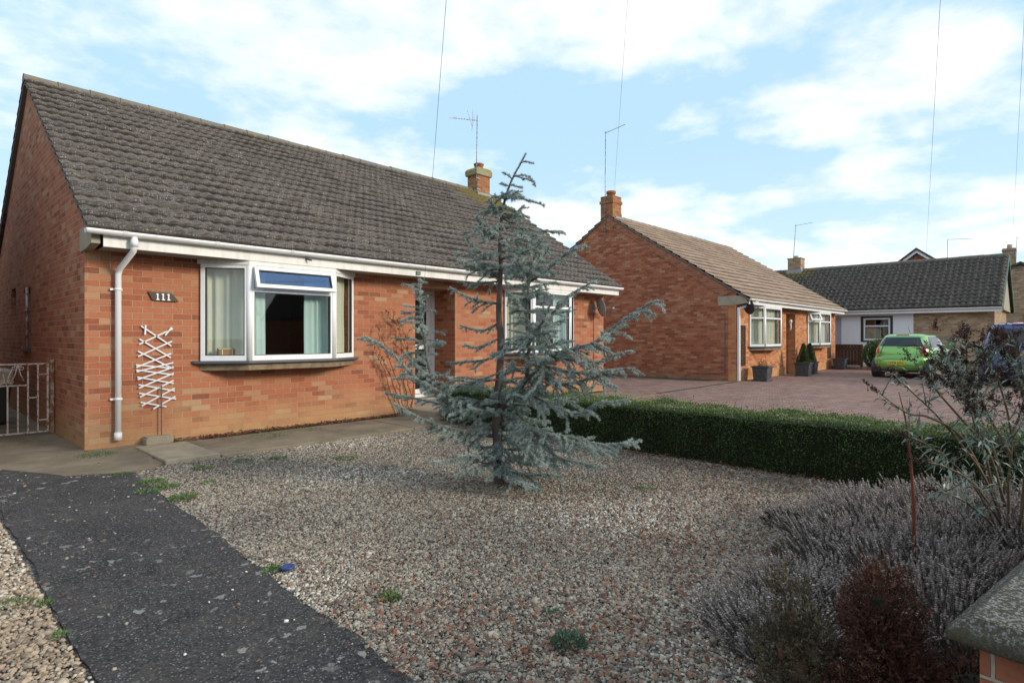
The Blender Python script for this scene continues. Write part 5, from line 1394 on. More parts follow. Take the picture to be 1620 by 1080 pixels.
# small round dark shrubs at the lavender edge
def tuft(px,py,h,w,mat,n,name,label,cat_,size=.02,seed=1,group=None,asp=.25,z=0):
    g=np.random.default_rng(seed); p=G(px,py,z); t=thing(name,label,cat_,(p.x,p.y,z),group)
    a=g.uniform(0,6.28,n); q=np.sqrt(g.random(n))*w; C=np.column_stack([p.x+np.cos(a)*q,p.y+np.sin(a)*q,z+g.random(n)*h*.75*(1-(q/w)**2*.6)])
    D=np.column_stack([np.cos(a)*q/w*1.2,np.sin(a)*q/w*1.2,np.full(n,.8)])+rdir(n,g)*.6; D/=np.linalg.norm(D,axis=1,keepdims=True)
    L=g.uniform(.5,1.2,n)*size; V,F=leaf_quads(C,D,L,L*asp,g); V[:,2]=np.maximum(V[:,2],z+.003)
    build_np('leaves',V,F,mat,t,np.repeat(np.clip(g.normal(.5,.2,n),0,1),4)); return t
tuft(900,1025,.10,.07,M['herb'],900,'herb_clump','small ferny grey-green plant at the near edge of the gravel','plant',.022,1)
tuft(875,975,.04,.04,M['herb'],160,'herb_seedling','tiny ferny seedling just beyond the grey-green clump','plant',.02,2)
tuft(616,948,.03,.05,M['weed'],160,'weed_rosette','flat green weed alone in the near gravel','weed',.03,3,None,.35)
wg='weeds growing at the left edge of the gravel'
for i,(px,py,h,w,n) in enumerate(((238,765,.04,.12,420),(262,772,.04,.10,300),(290,790,.06,.11,380),(232,780,.03,.09,200),(320,742,.03,.10,200),(385,730,.03,.09,160),(440,726,.03,.09,200),(545,726,.03,.12,220),(430,905,.04,.05,160),(330,765,.02,.07,90),(190,752,.03,.08,160))):
    tuft(px,py,h,w,M['weed'],n,'weed_patch','low green weed patch growing in the gravel near the driveway edge','weed',.028,20+i,wg,.3)
tuft(152,722,.05,.2,M['weed'],800,'moss_clump','bright green moss and grass at the house corner by the downpipe','weed',.025,31)
tuft(430,690,.05,.3,M['weed'],700,'grass_tuft','green grass strip at the wall foot below the near bay window','grass',.03,32)
tuft(490,682,.05,.2,M['weed'],260,'grass_tuft','green grass patch at the wall foot toward the front door','grass',.03,33)
tuft(730,690,.05,.15,M['weed'],260,'grass_tuft','green weeds beside the door step behind the cedar','grass',.03,34)
tuft(1020,775,.04,.08,M['weed'],160,'grass_tuft','small bright green tuft in the gravel right of the cedar foot','grass',.03,35)
tuft(218,702,.10,.06,M['weed'],130,'wall_fern','small green weed left of the trellis base block','weed',.03,36)
tuft(272,700,.10,.06,M['weed'],130,'wall_fern','small green weed right of the trellis base block','weed',.03,37)
tuft(20,960,.04,.08,M['weed'],150,'weed_patch','thin green weeds in the gravel left of the tarmac strip','weed',.025,38)
tuft(70,960,.05,.03,M['weed'],90,'weed_sprig','small green sprig on the left edge of the tarmac strip','weed',.025,39)
tuft(95,1010,.04,.03,M['weed'],70,'weed_sprig','tiny green sprig near the bottom left edge of the tarmac strip','weed',.022,40)
tuft(1255,880,.13,.12,M['olive'],900,'dry_shrub','small dry olive-brown shrub at the gravel edge by the lavender','shrub',.03,45)
tuft(1240,830,.14,.14,M['seed'],700,'dead_perennial','wispy dark dead plant at the gravel edge below the hedge','shrub',.035,46)
tuft(1330,800,.12,.14,M['lavst'],260,'dry_grass','wispy dry grass at the foot of the hedge','grass',.06,47,None,.06)
tuft(1220,770,.12,.2,M['lavst'],200,'dry_grass','thin bleached grass stalks against the dark hedge','grass',.07,48,None,.05)
# red-brown stake-like stem
mb=MB(); p0=at(1446,880,2.9); mb.tube([(p0.x,p0.y,0),tuple(at(1446,800,2.9)),tuple(at(1440,720,2.9)),tuple(at(1432,660,2.9)),tuple(at(1422,620,2.9))],[.009,.0075,.006,.004,.0015],6)
o=mb.build('bare_stem',M['redtwig'],None); tag(o,'single tall red-brown bare stem rising from the lavender in front of the hedge','plant')

# climbing rose on the wall
def rose():
    r=random.Random(3); g=np.random.default_rng(4)
    t=thing('climbing_rose','straggly bare climbing rose on the wall left of the front door','plant',(6.0,8.25,0))
    mb=MB(); LC=[];LD=[]
    def wp(px,py,off): 
        tt=(px-810)/FPX; d=(Y0-off)/(FY+RY*tt); return Wp(px,py,d)
    canes=[[(640,665),(625,615),(608,575),(598,545),(600,520),(594,515)],[(640,665),(632,610),(612,560),(603,530),(612,535),(622,522)],[(648,660),(640,600),(636,560),(632,520),(628,505),(640,500)],[(645,662),(652,630),(640,590),(645,545),(636,510),(655,498)],[(636,662),(618,620),(606,580),(596,560),(592,550)],[(650,655),(655,600),(648,560),(640,540),(650,520)],[(628,515),(615,500),(612,490)],[(628,515),(622,505),(624,492)],[(640,560),(630,550),(620,540)]]
    for c in canes:
        P=[wp(x,y,r.uniform(.05,.22)) for x,y in c]; 
        Q=[]
        for a,b in zip(P,P[1:]):
            for k in range(6): Q.append(a.lerp(b,k/6)+Vector((r.gauss(0,.008),r.gauss(0,.008),r.gauss(0,.006))))
        Q.append(P[-1]); n=len(Q); mb.tube(Q,[.009*(1-.75*i/n) for i in range(n)],5)
        for i in range(4,n):
            if r.random()<.75:
                d=Vector((r.gauss(0,1),r.uniform(-1,.2),r.gauss(.2,.8))).normalized(); L=r.uniform(.04,.13)
                mb.tube([Q[i],Q[i]+d*L*.5,Q[i]+d*L+Vector((0,0,.02))],[.003,.002,.001],4,cap=False)
                for _ in range(r.choice((1,2,4,7))): LC.append(tuple(Q[i]+d*L*r.random())); LD.append(tuple(Vector((r.gauss(0,1),r.gauss(-.3,.6),r.gauss(0,.6))).normalized()))
    mb.build('canes',M['drytwig'],t)
    LC=np.array(LC);LD=np.array(LD);n=len(LC); L=g.uniform(.018,.04,n); V,F=leaf_quads(LC,LD,L,L*.55,g)
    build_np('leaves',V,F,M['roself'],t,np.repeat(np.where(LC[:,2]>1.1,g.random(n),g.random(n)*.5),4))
rose()

# ------------------------------------------------------------------ number sign, trellis, dish
def wallpt(px,py,off=0.0):
    tt=(px-810)/FPX; d=(Y0-off)/(FY+RY*tt); return Wp(px,py,d)
a=wallpt(233,461); b=wallpt(272,464); c=wallpt(281,478); d_=wallpt(240,475)
sg=thing('house_number_sign','dark wooden house sign with white numerals 111 on the brick wall','sign',(a.x,Y0,a.z))
mb=MB(); mb.prism([(a.x,a.z),(b.x-.02,b.z+.002),(b.x,b.z-.01),(c.x+.005,c.z+.012),(c.x-.012,c.z),(d_.x+.02,d_.z-.002),(d_.x,d_.z+.006)],'y',Y0-.025,Y0-.004); mb.build('sign_board',M['dark'],sg,bevel=.004)
cx=(a.x+c.x)/2; cz=(a.z+c.z)/2
one=[(-.030,.034),(.004,.045),(.008,.02),(.003,-.012),(.012,-.034),(.024,-.038),(.018,-.048),(-.026,-.046),(-.022,-.037),(-.012,-.030),(-.014,-.008),(-.010,.022),(-.026,.028)]
for k in (-1,0,1):
    mb=MB(); mb.prism([(cx+k*.062+.0+u*.8,cz+v*.95) for u,v in one],'y',Y0-.034,Y0-.0255); mb.build('numeral_one',M['numw'],sg)
# expanding trellis
tl=thing('expanding_trellis','white expanding slat trellis half collapsed on the brick wall beside the downpipe','trellis',tuple(wallpt(250,640)))
def zt_(p): return wallpt(210+p[0]*90/335, 430+p[1]*290/1080, .03)
segs=[((50,318),(228,436)),((75,312),(72,370)),((238,334),(38,426)),((228,326),(190,374)),((40,395),(225,505)),((230,408),(30,498)),((32,467),(240,572)),((225,480),(20,562)),((20,548),(240,568)),((238,534),(22,588)),((22,578),(240,606)),((240,560),(28,634)),((28,620),(242,656)),((240,596),(35,684)),((35,664),(248,700)),((240,638),(42,736)),((38,714),(256,748)),((246,684),(52,788)),((48,768),(200,793)),((250,732),(120,806))]
for i,(p,q) in enumerate(segs):
    mb=MB(); P=zt_(p);Q=zt_(q); off=Vector((0,-.0065 if i%2 else .0065,0)); mb.bar(P+off,Q+off,.004*3,.013,up=(0,1,0)) if False else mb.bar(P+off,Q+off,.017,.009,up=(0,1,0)); mb.build('slat',M['slat'],tl)
P=zt_((165,668))+Vector((0,-.03,0)); Q=zt_((165,990))+Vector((0,-.03,0))
mb=MB(); mb.bar(P,(Q.x,Q.y,.10),.014,.010); o=mb.build('metal_stake',M['rod'],None); tag(o,'thin rusty metal stake standing in a block in front of the trellis','stake')
mb=MB(); mb.box(Q.x-.20,Q.x+.10,Q.y-.13,Q.y+.05,.02,.10); mb.box(Q.x-.19,Q.x+.09,Q.y-.12,Q.y+.04,.10,.115); o=mb.build('concrete_block',M['conc'],None,bevel=.006); tag(o,'weathered block holding the metal stake at the wall foot','block')

def dish(cx,cy,cz,size,face,col,label,mat,wally,armlen=.35):
    t=thing('satellite_dish',label,'satellite dish',(cx,wally,cz))
    f=Vector(face).normalized(); a=f.cross(Vector((0,0,1))).normalized(); b=a.cross(f)
    mb=MB(); vs=[Vector((cx,cy,cz))]; n=20; m=4
    for j in range(1,m+1):
        for k in range(n):
            an=2*math.pi*k/n; rr=size*j/m
            vs.append(Vector((cx,cy,cz))+a*math.cos(an)*rr*.85+b*math.sin(an)*rr+f*(.16*size*(j/m)**2))
    fs=[(0,1+k,1+(k+1)%n) for k in range(n)]+[(1+(j-1)*n+k,1+j*n+k,1+j*n+(k+1)%n,1+(j-1)*n+(k+1)%n) for j in range(1,m) for k in range(n)]
    mb.add(vs,fs,smooth=True); o=mb.build('dish',mat,t); md=o.modifiers.new('s','SOLIDIFY'); md.thickness=.008
    c=Vector((cx,cy,cz)); low=c-b*size*.95
    mb=MB(); e=c+f*armlen-b*size*.45; mb.tube([low,e],.010,6); mb.build('arm',M['black'],t)
    mb=MB(); mb.tube([e-f*.04,e+f*.03],.028,10); mb.build('receiver',M['lead'],t)
    mb=MB(); mb.tube([c-f*.02,(cx+.02,wally-.05,cz-.02),(cx+.02,wally-.003,cz-.02)],.016,6); mb.box(cx-.04,cx+.08,wally-.012,wally-.002,cz-.12,cz+.08); mb.build('bracket',M['metal'],t)
    mb=MB(); mb.tube([(cx+.02,wally-.008,cz-.12),(cx+.02,wally-.008,.15)],.007,5); mb.build('cable',M['wire'],t)
dish(11.72,8.13,2.07,.235,(.86,-.42,.25),None,'grey satellite dish high on the front wall near the right end of the near bungalow',M['lead'],Y0)
dish(17.98,7.0,2.28,.24,(.93,-.35,.2),None,'black satellite dish above the planter at the corner of the tan-roofed bungalow',M['black'],B0,.45)

# ------------------------------------------------------------------ aerials and wires
def aerial(name,label,base,top,boom0,boom1,els,mat,braces=()):
    t=thing(name,label,'aerial',tuple(base))
    mb=MB(); mb.tube([base,top],.016,6); mb.build('mast',mat,t)
    mb=MB(); mb.bar(boom0,boom1,.018); mb.build('boom',mat,t)
    mb=MB(); b0=Vector(boom0);b1=Vector(boom1); d=(b1-b0).normalized()
    for f,L,v in els:
        p=b0.lerp(b1,f); u=Vector(v).normalized(); mb.bar(p-u*L/2,p+u*L/2,.008)
    mb.build('elements',mat,t)
    if braces:
        mb=MB()
        for p,q in braces: mb.bar(p,q,.025)
        mb.build('bracket',M['metal'],t)
def atY(px,py,Y): tt=(px-810)/FPX; d=Y/(FY+RY*tt); return Wp(px,py,d)
yy=12.15
b0=atY(753.5,300,yy); t0=atY(755,182,yy)
b1a=atY(757,191,yy); b1b=atY(711,186,yy+.0)
aerial('tv_aerial','tall thin television aerial with long boom on the near bungalow chimney',b0,t0,b1a,b1b,[(.08+.09*i,.16,(0,1,.15)) for i in range(10)]+[(.22,.75,(.25,.2,1)),(.30,.55,(-.25,.2,1)),(.18,.5,(.4,.3,.9))],M['metal'],[((b0.x,yy,5.9),(11.6,12.2,5.9)),((b0.x,yy,5.6),(11.6,12.2,5.6))])
def atX(px,py,X): tt=(px-810)/FPX; d=X/(FX+RX*tt); return Wp(px,py,d)
X2=17.68
b0=atX(957,380,X2); t0=atX(958,208,X2)
aerial('tv_aerial','television aerial on a tall mast strapped to the gable of the tan-roofed bungalow',b0,t0,atX(957,211,X2),atX(989,197,X2+.4),[(.05+.1*i,.12,(.2,1,0)) for i in range(10)],M['metal'],[((X2,b0.y,5.3),(17.8,b0.y-.1,5.3)),((X2,b0.y,4.85),(17.8,b0.y-.15,4.85))])
b0=Vector((CXR-.36,10.9,5.6)); tt=atX(1259,355,CXR-.36); 
aerial('tv_aerial','television aerial on the mossy left chimney of the dark-roofed bungalow',b0,Vector((b0.x,tt.y,tt.z)),atX(1259,357,CXR-.36),atX(1286,352,CXR-.36),[(.1*i,.2,(1,0,.2)) for i in range(1,10)],M['metal'])
X5=44.0; b0=atX(1499,409,X5); b0.z=3; 
aerial('tv_aerial','thin aerial rising behind the dark pantiled ridge',b0,atX(1499,379,X5),atX(1499,379,X5),atX(1542,377,X5),[(.1*i,.25,(1,0,.1)) for i in range(1,10)],M['metal'])
b0=atX(1607,420,49.9); b0.z=6; 
aerial('tv_aerial','thin aerial by the chimney of the buff brick house at the right edge',b0,atX(1609,374,49.9),atX(1609,376,49.9),atX(1640,374,49.9),[(.1*i,.3,(1,0,.1)) for i in range(1,10)],M['metal'])
def wire(label,p0,p1,r=.006,sag=.0):
    p0=Vector(p0);p1=Vector(p1); P=[p0.lerp(p1,i/24)-Vector((0,0,sag*4*(i/24)*(1-i/24))) for i in range(25)]
    mb=MB(); mb.tube(P,r,5); o=mb.build('telephone_wire',M['wire'],None); tag(o,label,'wire','overhead telephone wires')
PT=Vector((FX*.17+RX*.49,FY*.17+RY*.49,H+6.66))
w0=atY(672,440,7.86)
wire('overhead wire dropping to the fascia of the near bungalow',w0+Vector((0,0,.02)),PT,.0026)
mb=MB(); mb.tube([w0+Vector((0,0,.02)),w0+Vector((-.04,.0,-.10)),w0+Vector((-.10,.03,-.13)),w0+Vector((-.16,.05,-.10))],.006,5); o=mb.build('cable_loop',M['wire'],None); tag(o,'loop of black cable hanging from the fascia above the front door','cable')
wire('overhead wire running to the chimney of the tan-roofed bungalow',atX(972,300,18.2),PT,.0034)
wire('overhead wire running to the dark-roofed bungalow',atX(1465,407,CXR),PT,.0036)
wire('overhead wire at the far right running to the buff brick house',atX(1601,402,50.2),PT,.0036)

# ------------------------------------------------------------------ iron gate
gt=thing('garden_gate','peeling cream iron gate with scrollwork beside the house wall','gate',(1.42,10.15,.0))
gy=10.15
xr=1.46; xl=.30
zt1,zb1=.985,.06
fr=MB()
def gb(x0,z0,x1,z1,w=.017): fr.bar((x0,gy,z0),(x1,gy,z1),w,w,up=(0,1,0))
gb(xl,zt1,xr,zt1,.02); gb(xl,zb1,xr,zb1,.02); gb(xr,zb1,xr,zt1,.02); gb(xl,zb1,xl,zt1,.02)
xs=[1.355,1.25]
gb(xs[0],zb1,xs[0],zt1); gb(xs[1],zb1,xs[1],zt1)
gb(xs[1],.70,xl,.70)
for k in range(1,9): gb(xs[1]-.105*k,zb1,xs[1]-.105*k,.70)
for z in (.84,.22): gb(xs[0],z,xr,z)
gb(xs[1],.53,xs[0],.53)
fr.build('gate_frame',M['gate'],gt)
def spiral(cx,cz,r0,turns,a0,sgn): return [(cx+sgn*r0*(1-.75*k/24)*math.cos(a0+turns*6.28*k/24),gy,cz+r0*(1-.75*k/24)*math.sin(a0+turns*6.28*k/24)) for k in range(25)]
sw_=MB(); x=xs[1]-.105; up_=True
while x>xl+.05:
    za,zb2=(.975,.71) if up_ else (.71,.975)
    for sg_ in (1,-1):
        sw_.tube([(x,gy,za),(x+sg_*.030,gy,(za+zb2)/2),(x+sg_*.062,gy,zb2+(.05 if up_ else -.05))],.0065,5)
        sw_.tube(spiral(x+sg_*.040,za-(.042 if up_ else -.042),.034,1.35,1.57 if up_ else -1.57,sg_),.0055,5)
    x-=.118; up_=not up_
sw_.build('scrollwork',M['gate'],gt)
mb=MB(); mb.bar((1.507,gy,.0),(1.507,gy,1.04),.042,.042); o=mb.build('gate_post',M['gatepost'],None,bevel=.004); tag(o,'rusty iron post carrying the garden gate against the house wall','post')
mb=MB(); mb.tube([(1.474,gy,.30),(1.474,gy,.36)],.012,6); mb.build('hinge',M['gatepost'],gt)
mb=MB(); mb.tube([(1.474,gy,.86),(1.474,gy,.92)],.012,6); mb.build('hinge',M['gatepost'],gt)
# things in the alley
t=thing('wheelie_bin','pale beige lidded bin standing in the alley behind the gate','bin',(.95,11.9,0))
mb=MB(); mb.add([(.72,11.65,.04),(1.18,11.65,.04),(1.18,12.1,.04),(.72,12.1,.04),(.66,11.6,.62),(1.24,11.6,.62),(1.24,12.16,.62),(.66,12.16,.62)],[(0,3,2,1),(4,5,6,7),(0,1,5,4),(1,2,6,5),(2,3,7,6),(3,0,4,7)]); mb.build('bin_body',M['bindark'],t,bevel=.02)
mb=MB(); mb.box(.64,1.26,11.55,12.18,.625,.86); mb.build('bin_lid',M['greybin'],t,bevel=.04)
mb=MB(); mb.tube([(.68,12.1,.08),(.75,12.1,.08)],.07,12); mb.tube([(1.15,12.1,.08),(1.22,12.1,.08)],.07,12); mb.build('wheel',M['tyre'],t)
mb=MB(); 
V=[]
mb=MB(); n=10
for i in range(n): 
    pass
p=[(-.35+.07*i,16.2+.03*math.sin(i*1.9)) for i in range(12)]
vs=[(x,y,1.45) for x,y in p]+[(x+.01,y+.02,2.0) for x,y in p]; mb.add(vs,[(i,i+1,12+i+1,12+i) for i in range(11)],smooth=True)
mb.tube([(-.6,16.22,2.0),(.5,16.22,2.0)],.008,5)
mb.tube([(-.6,16.22,0),(-.6,16.22,2.02)],.02,6); mb.tube([(.5,16.22,0),(.5,16.22,2.02)],.02,6)
o=mb.build('washing_on_line',M['bluecloth'],None); tag(o,'bright blue cloth hanging on a line beyond the gate','cloth')
mb=MB(); mb.box(-5,1.5,23,23.1,0,1.8)
for k in range(14): mb.box(-5+k*.47,-5+k*.47+.02,22.985,23,0,1.8)
o=mb.build('back_fence',M['fence'],None); tag(o,'dark wooden fence closing the garden beyond the gate','fence')

def tree(name,label,x,y,h,w,seed,n=9000):
    r=random.Random(seed); t=thing(name,label,'tree',(x,y,0)); mb=MB(); mb.tube([(x,y,0),(x+.1,y,h*.4),(x,y+.1,h*.8)],[.18,.13,.03],8)
    cs=[]
    for _ in range(16):
        a=r.uniform(0,6.28); q=w*r.uniform(.1,.8); zc=h*r.uniform(.4,.9); rr=w*r.uniform(.25,.45)*(1.1-zc/h*.4)
        c=(x+math.cos(a)*q,y+math.sin(a)*q,zc,rr,rr,rr*.8); cs.append(c); mb.tube([(x,y,h*.3),(c[0],c[1],c[2])],[.06,.02],5)
    mb.build('trunk',M['bark'],t); leaf_blob(t,'crown',cs,M['treelf'],n,.13,seed,.5,.1,.3)
tree('garden_tree','dark green tree beyond the left gable of the near bungalow',-.6,22,4.6,2.2,61)

# ------------------------------------------------------------------ planters
def planter():
    t=thing('square_planter','x','planter',(0,0,0))
    mb=MB(); s0,s1=.20,.235
    mb.add([(-s0,-s0,0),(s0,-s0,0),(s0,s0,0),(-s0,s0,0),(-s1,-s1,.42),(s1,-s1,.42),(s1,s1,.42),(-s1,s1,.42)],[(0,3,2,1),(4,5,6,7),(0,1,5,4),(1,2,6,5),(2,3,7,6),(3,0,4,7)]); mb.build('tub',M['planter'],t,bevel=.012)
    mb=MB()
    for a in (-1,1):
        mb.box(-.25,.25,a*.25-.02,a*.25+.02,.42,.46); mb.box(a*.25-.02,a*.25+.02,-.23,.23,.421,.459)
        mb.box(-.25,.25,a*.21-.02,a*.21+.02,.001,.04)
    mb.build('rim',M['planter'],t,bevel=.006)
    mb=MB()
    for k in range(4):
        Mx=Matrix.Rotation(k*math.pi/2,4,'Z'); mb.M=Mx
        ring=[(.13,.08),(.16,.11),(.16,.31),(.10,.34),(0,.38),(-.10,.34),(-.16,.31),(-.16,.11),(-.13,.08),(0,.06),(.13,.08)]
        P=[(x,-(s0+(s1-s0)*z/.42)-.004,z) for x,z in ring]; mb.tube(P,.007,5)
        for j in range(5): an=j*1.257; mb.tube([(0,-.226,.22),(.035*math.cos(an),-.228,.22+.035*math.sin(an))],.008,4)
    mb.M=None; mb.build('relief_pattern',M['planterD'],t)
    mb=MB(); mb.box(-.22,.22,-.22,.22,.40,.43); mb.build('compost',M['soil'],t)
    return t
pl=planter()
P1=G(1192,603);P2=G(1255,592);P3=G(1281,587);P4=G(1325,586)
lab=['dark square planter holding a wispy plant by the white downpipe of the tan-roofed bungalow','dark square planter with a flower motif and the nearer of the two clipped cones','dark square planter with the farther of the two clipped cones','dark square planter beyond the farther bay window, nearest the brown fence']
spots=[(18.55,6.78,.0),(22.0,6.62,.04),(23.5,6.85,.02),(27.6,6.85,.0)]
for i,(x,y,a) in enumerate(spots):
    o=pl if i==0 else copy_tree(pl)
    o.location=(x,y,0); o.rotation_euler.z=a; o['label']=lab[i]; o['group']='lead-look planters along the far bungalow'
ORG[pl.name]=Vector((0,0,0))
def cone_bush(x,y,seed,label):
    g=np.random.default_rng(seed); t=thing('clipped_cone_shrub',label,'shrub',(x,y,.42),'clipped cone shrubs in planters')
    mb=MB(); mb.lathe(x,y,[(.16,.43),(.14,.60),(.02,1.0)],12); mb.build('inner_twigs',M['hedgecore'],t)
    n=5000; z=g.random(n)**1.3; a=g.uniform(0,6.28,n); rr=.21*(1-z)**.8*(1+.1*np.sin(a*3+z*9))+.01
    rr=np.where(z<.1,rr*.85,rr)
    P=np.column_stack([x+np.cos(a)*rr,y+np.sin(a)*rr,.44+z*.68]); D=np.column_stack([np.cos(a),np.sin(a),np.full(n,.9)])+rdir(n,g)*.6; D/=np.linalg.norm(D,axis=1,keepdims=True)
    V,F=leaf_quads(P,D,g.uniform(.02,.045,n),.014,g); build_np('foliage',V,F,M['conelf'],t,np.repeat(g.random(n),4))
    n=700; a=g.uniform(0,6.28,n); q=g.uniform(.1,.24,n); P=np.column_stack([x+np.cos(a)*q,y+np.sin(a)*q,g.uniform(.43,.50,n)])
    V,F=leaf_quads(P,rdir(n,g)+np.array([0,0,.5]),.03,.02,g); build_np('trailing_leaves',V,F,M['bushlf'],t,np.repeat(g.random(n),4))
cone_bush(22.0,6.62,3,'clipped green cone shrub in the nearer planter by the recessed door')
cone_bush(23.5,6.85,4,'clipped green cone shrub in the farther planter by the recessed door')
t_=tuft(1186,600,.3,.12,M['roself'],260,'potted_plant','thin wispy plant in the planter below the lattice','plant',.05,51)
t_.location.x+=18.55-t_.location.x; t_.location.y=6.78; t_.location.z=.44
def lattice(name,label,x0,x1,z0,z1,y):
    mb=MB(); 
    mb.box(x0,x1,y-.02,y,z0,z0+.02); mb.box(x0,x1,y-.02,y,z1-.02,z1); mb.box(x0,x0+.02,y-.021,y-.001,z0,z1); mb.box(x1-.02,x1,y-.021,y-.001,z0,z1)
    w=x1-x0; k=-int(w/.1)
    z=z0-w
    while z<z1:
        for s in (1,-1):
            pa,pb=(x0,z),(x1,z+w)
            if s<0: pa,pb=(x1,z),(x0,z+w)
            za,zb_=pa[1],pb[1]; xa,xb=pa[0],pb[0]
            if za<z0: f=(z0-za)/(zb_-za); xa+=(xb-xa)*f; za=z0
            if zb_>z1: f=(z1-za)/(zb_-za); xb=xa+(xb-xa)*f; zb_=z1
            if zb_-za>.02: mb.bar((xa,y-.012+s*.004,za),(xb,y-.012+s*.004,zb_),.022,.006,up=(0,1,0))
        z+=.105
    o=mb.build(name,M['lattice'],None); tag(o,label,'trellis')
lattice('lattice_trellis','narrow brown lattice on the wall above the first planter',17.98,18.42,.47,1.72,B0-.004)
lattice('lattice_trellis','narrow brown lattice on the wall right of the farther bay window',27.3,27.75,.47,1.55,B0-.004)
mb=MB(); mb.lathe(22.45,7.2,[(.001,1.86),(.05,1.88),(.06,1.95),(.03,2.0),(.001,2.01)],10); mb.tube([(22.45,7.2,1.87),(22.46,7.19,1.70),(22.44,7.2,1.62)],[.03,.02,.03],6)
o=mb.build('hanging_ornament',M['white'],None); tag(o,'small white ornament hanging on the wall by the recessed door of the far bungalow','ornament')

# ------------------------------------------------------------------ fence, round bush, edging
fx=thing('low_board_fence','low brown vertical-board fence between the far bungalow and the round bush','fence',(29.4,7.0,0))
mb=MB(); 
FY0,FY1=6.55,7.9
k=0; y=FY0
while y<FY1: 
    mb.box(29.6,29.62,y,y+.122,.1,1.0); y+=.13
mb.build('boards',M['fence'],fx)
mb=MB(); mb.box(29.575,29.60,FY0,FY1,.80,.89); mb.box(29.575,29.60,FY0,FY1,.22,.31); mb.box(29.56,29.66,FY0-.1,FY1,1.0,1.04); mb.build('rail',M['fence'],fx)
mb=MB(); mb.box(29.57,29.67,FY0-.1,FY0,0,1.0); mb.build('post',M['fence'],fx)
gb_=G(1369,580)
t=thing('round_bush','rounded yellow-green clipped bush left of the green car','bush',(28.6,5.45,0))
cs=[(28.6,5.6,.62,.55,.62,.62),(28.6,5.0,.58,.5,.5,.55)]
core(t,cs,M['hedgecore'],.8); leaf_blob(t,'foliage',cs,M['bushlf'],16000,.06,55,.55,.3,.85)
mb=MB()
for k in range(14): mb.box(27.9,28.02,4.3+k*.23,4.3+k*.23+.215,0,.10)
o=mb.build('brick_edging',M['brickD'],None,bevel=.006); tag(o,'low brick edging kerb in front of the round bush','kerb')

# ------------------------------------------------------------------ boundary wall and its coping, bottom right
WM=Matrix.Translation((1.60,.19,0))@Matrix.Rotation(R(-9.5),4,'Z')
wl=thing('boundary_wall','brick garden wall end with lichened concrete coping at the near right corner','wall',(1.60,.19,0))
mb=MB(WM); mb.box(.05,2.9,-.30,-.05,0,.665)
mb.build('brickwork',M['brickD2'] if 'brickD2' in M else M['brickD'],wl,bevel=.004)
mb=MB(WM); 
mb.add([(0,-.35,.672),(2.95,-.35,.672),(2.95,0,.672),(0,0,.672),(.0,-.35,.70),(2.95,-.35,.70),(2.95,0,.70),(.0,0,.70),(.035,-.31,.728),(2.93,-.31,.728),(2.93,-.04,.728),(.035,-.04,.728)],[(0,3,2,1),(0,1,5,4),(1,2,6,5),(2,3,7,6),(3,0,4,7),(4,5,9,8),(5,6,10,9),(6,7,11,10),(7,4,8,11),(8,9,10,11)])
mb.build('coping',M['cap'],wl,bevel=.010,seg=3)
# blue plastic lid
pb=G(455,899,.02)
mb=MB(); mb.lathe(pb.x,pb.y,[(.036,.02),(.040,.028),(.040,.036),(.030,.036),(.028,.030),(.001,.030)],20); o=mb.build('plastic_lid',M['blueplastic'],None); tag(o,'small dark blue plastic lid lying in the gravel beside the tarmac','lid')
pb=G(497,862,.02)
mb=MB(); r_=random.Random(5)
def twig(px,py,px2,py2,label):
    a=G(px,py,.03);b=G(px2,py2,.045); m=a.lerp(b,.5)+Vector((0,0,.02)); q=MB(); q.tube([a,m,b],[.006,.007,.003],6); o=q.build('fallen_twig',M['bark'],None); tag(o,label,'twig')
twig(725,1068,795,1062,'short dead stick lying among fallen leaves at the bottom of the gravel')
twig(1080,990,1092,1000,'dark bit of slate-like bark in the gravel near the lavender')

tree('unseen_evergreen','unseen tall evergreen added to dim the left gable, behind the neighbour left of the alley',-3.4,19.5,6.5,2.4,62,9000)  # out-of-view tree added to block sky light from the left gable
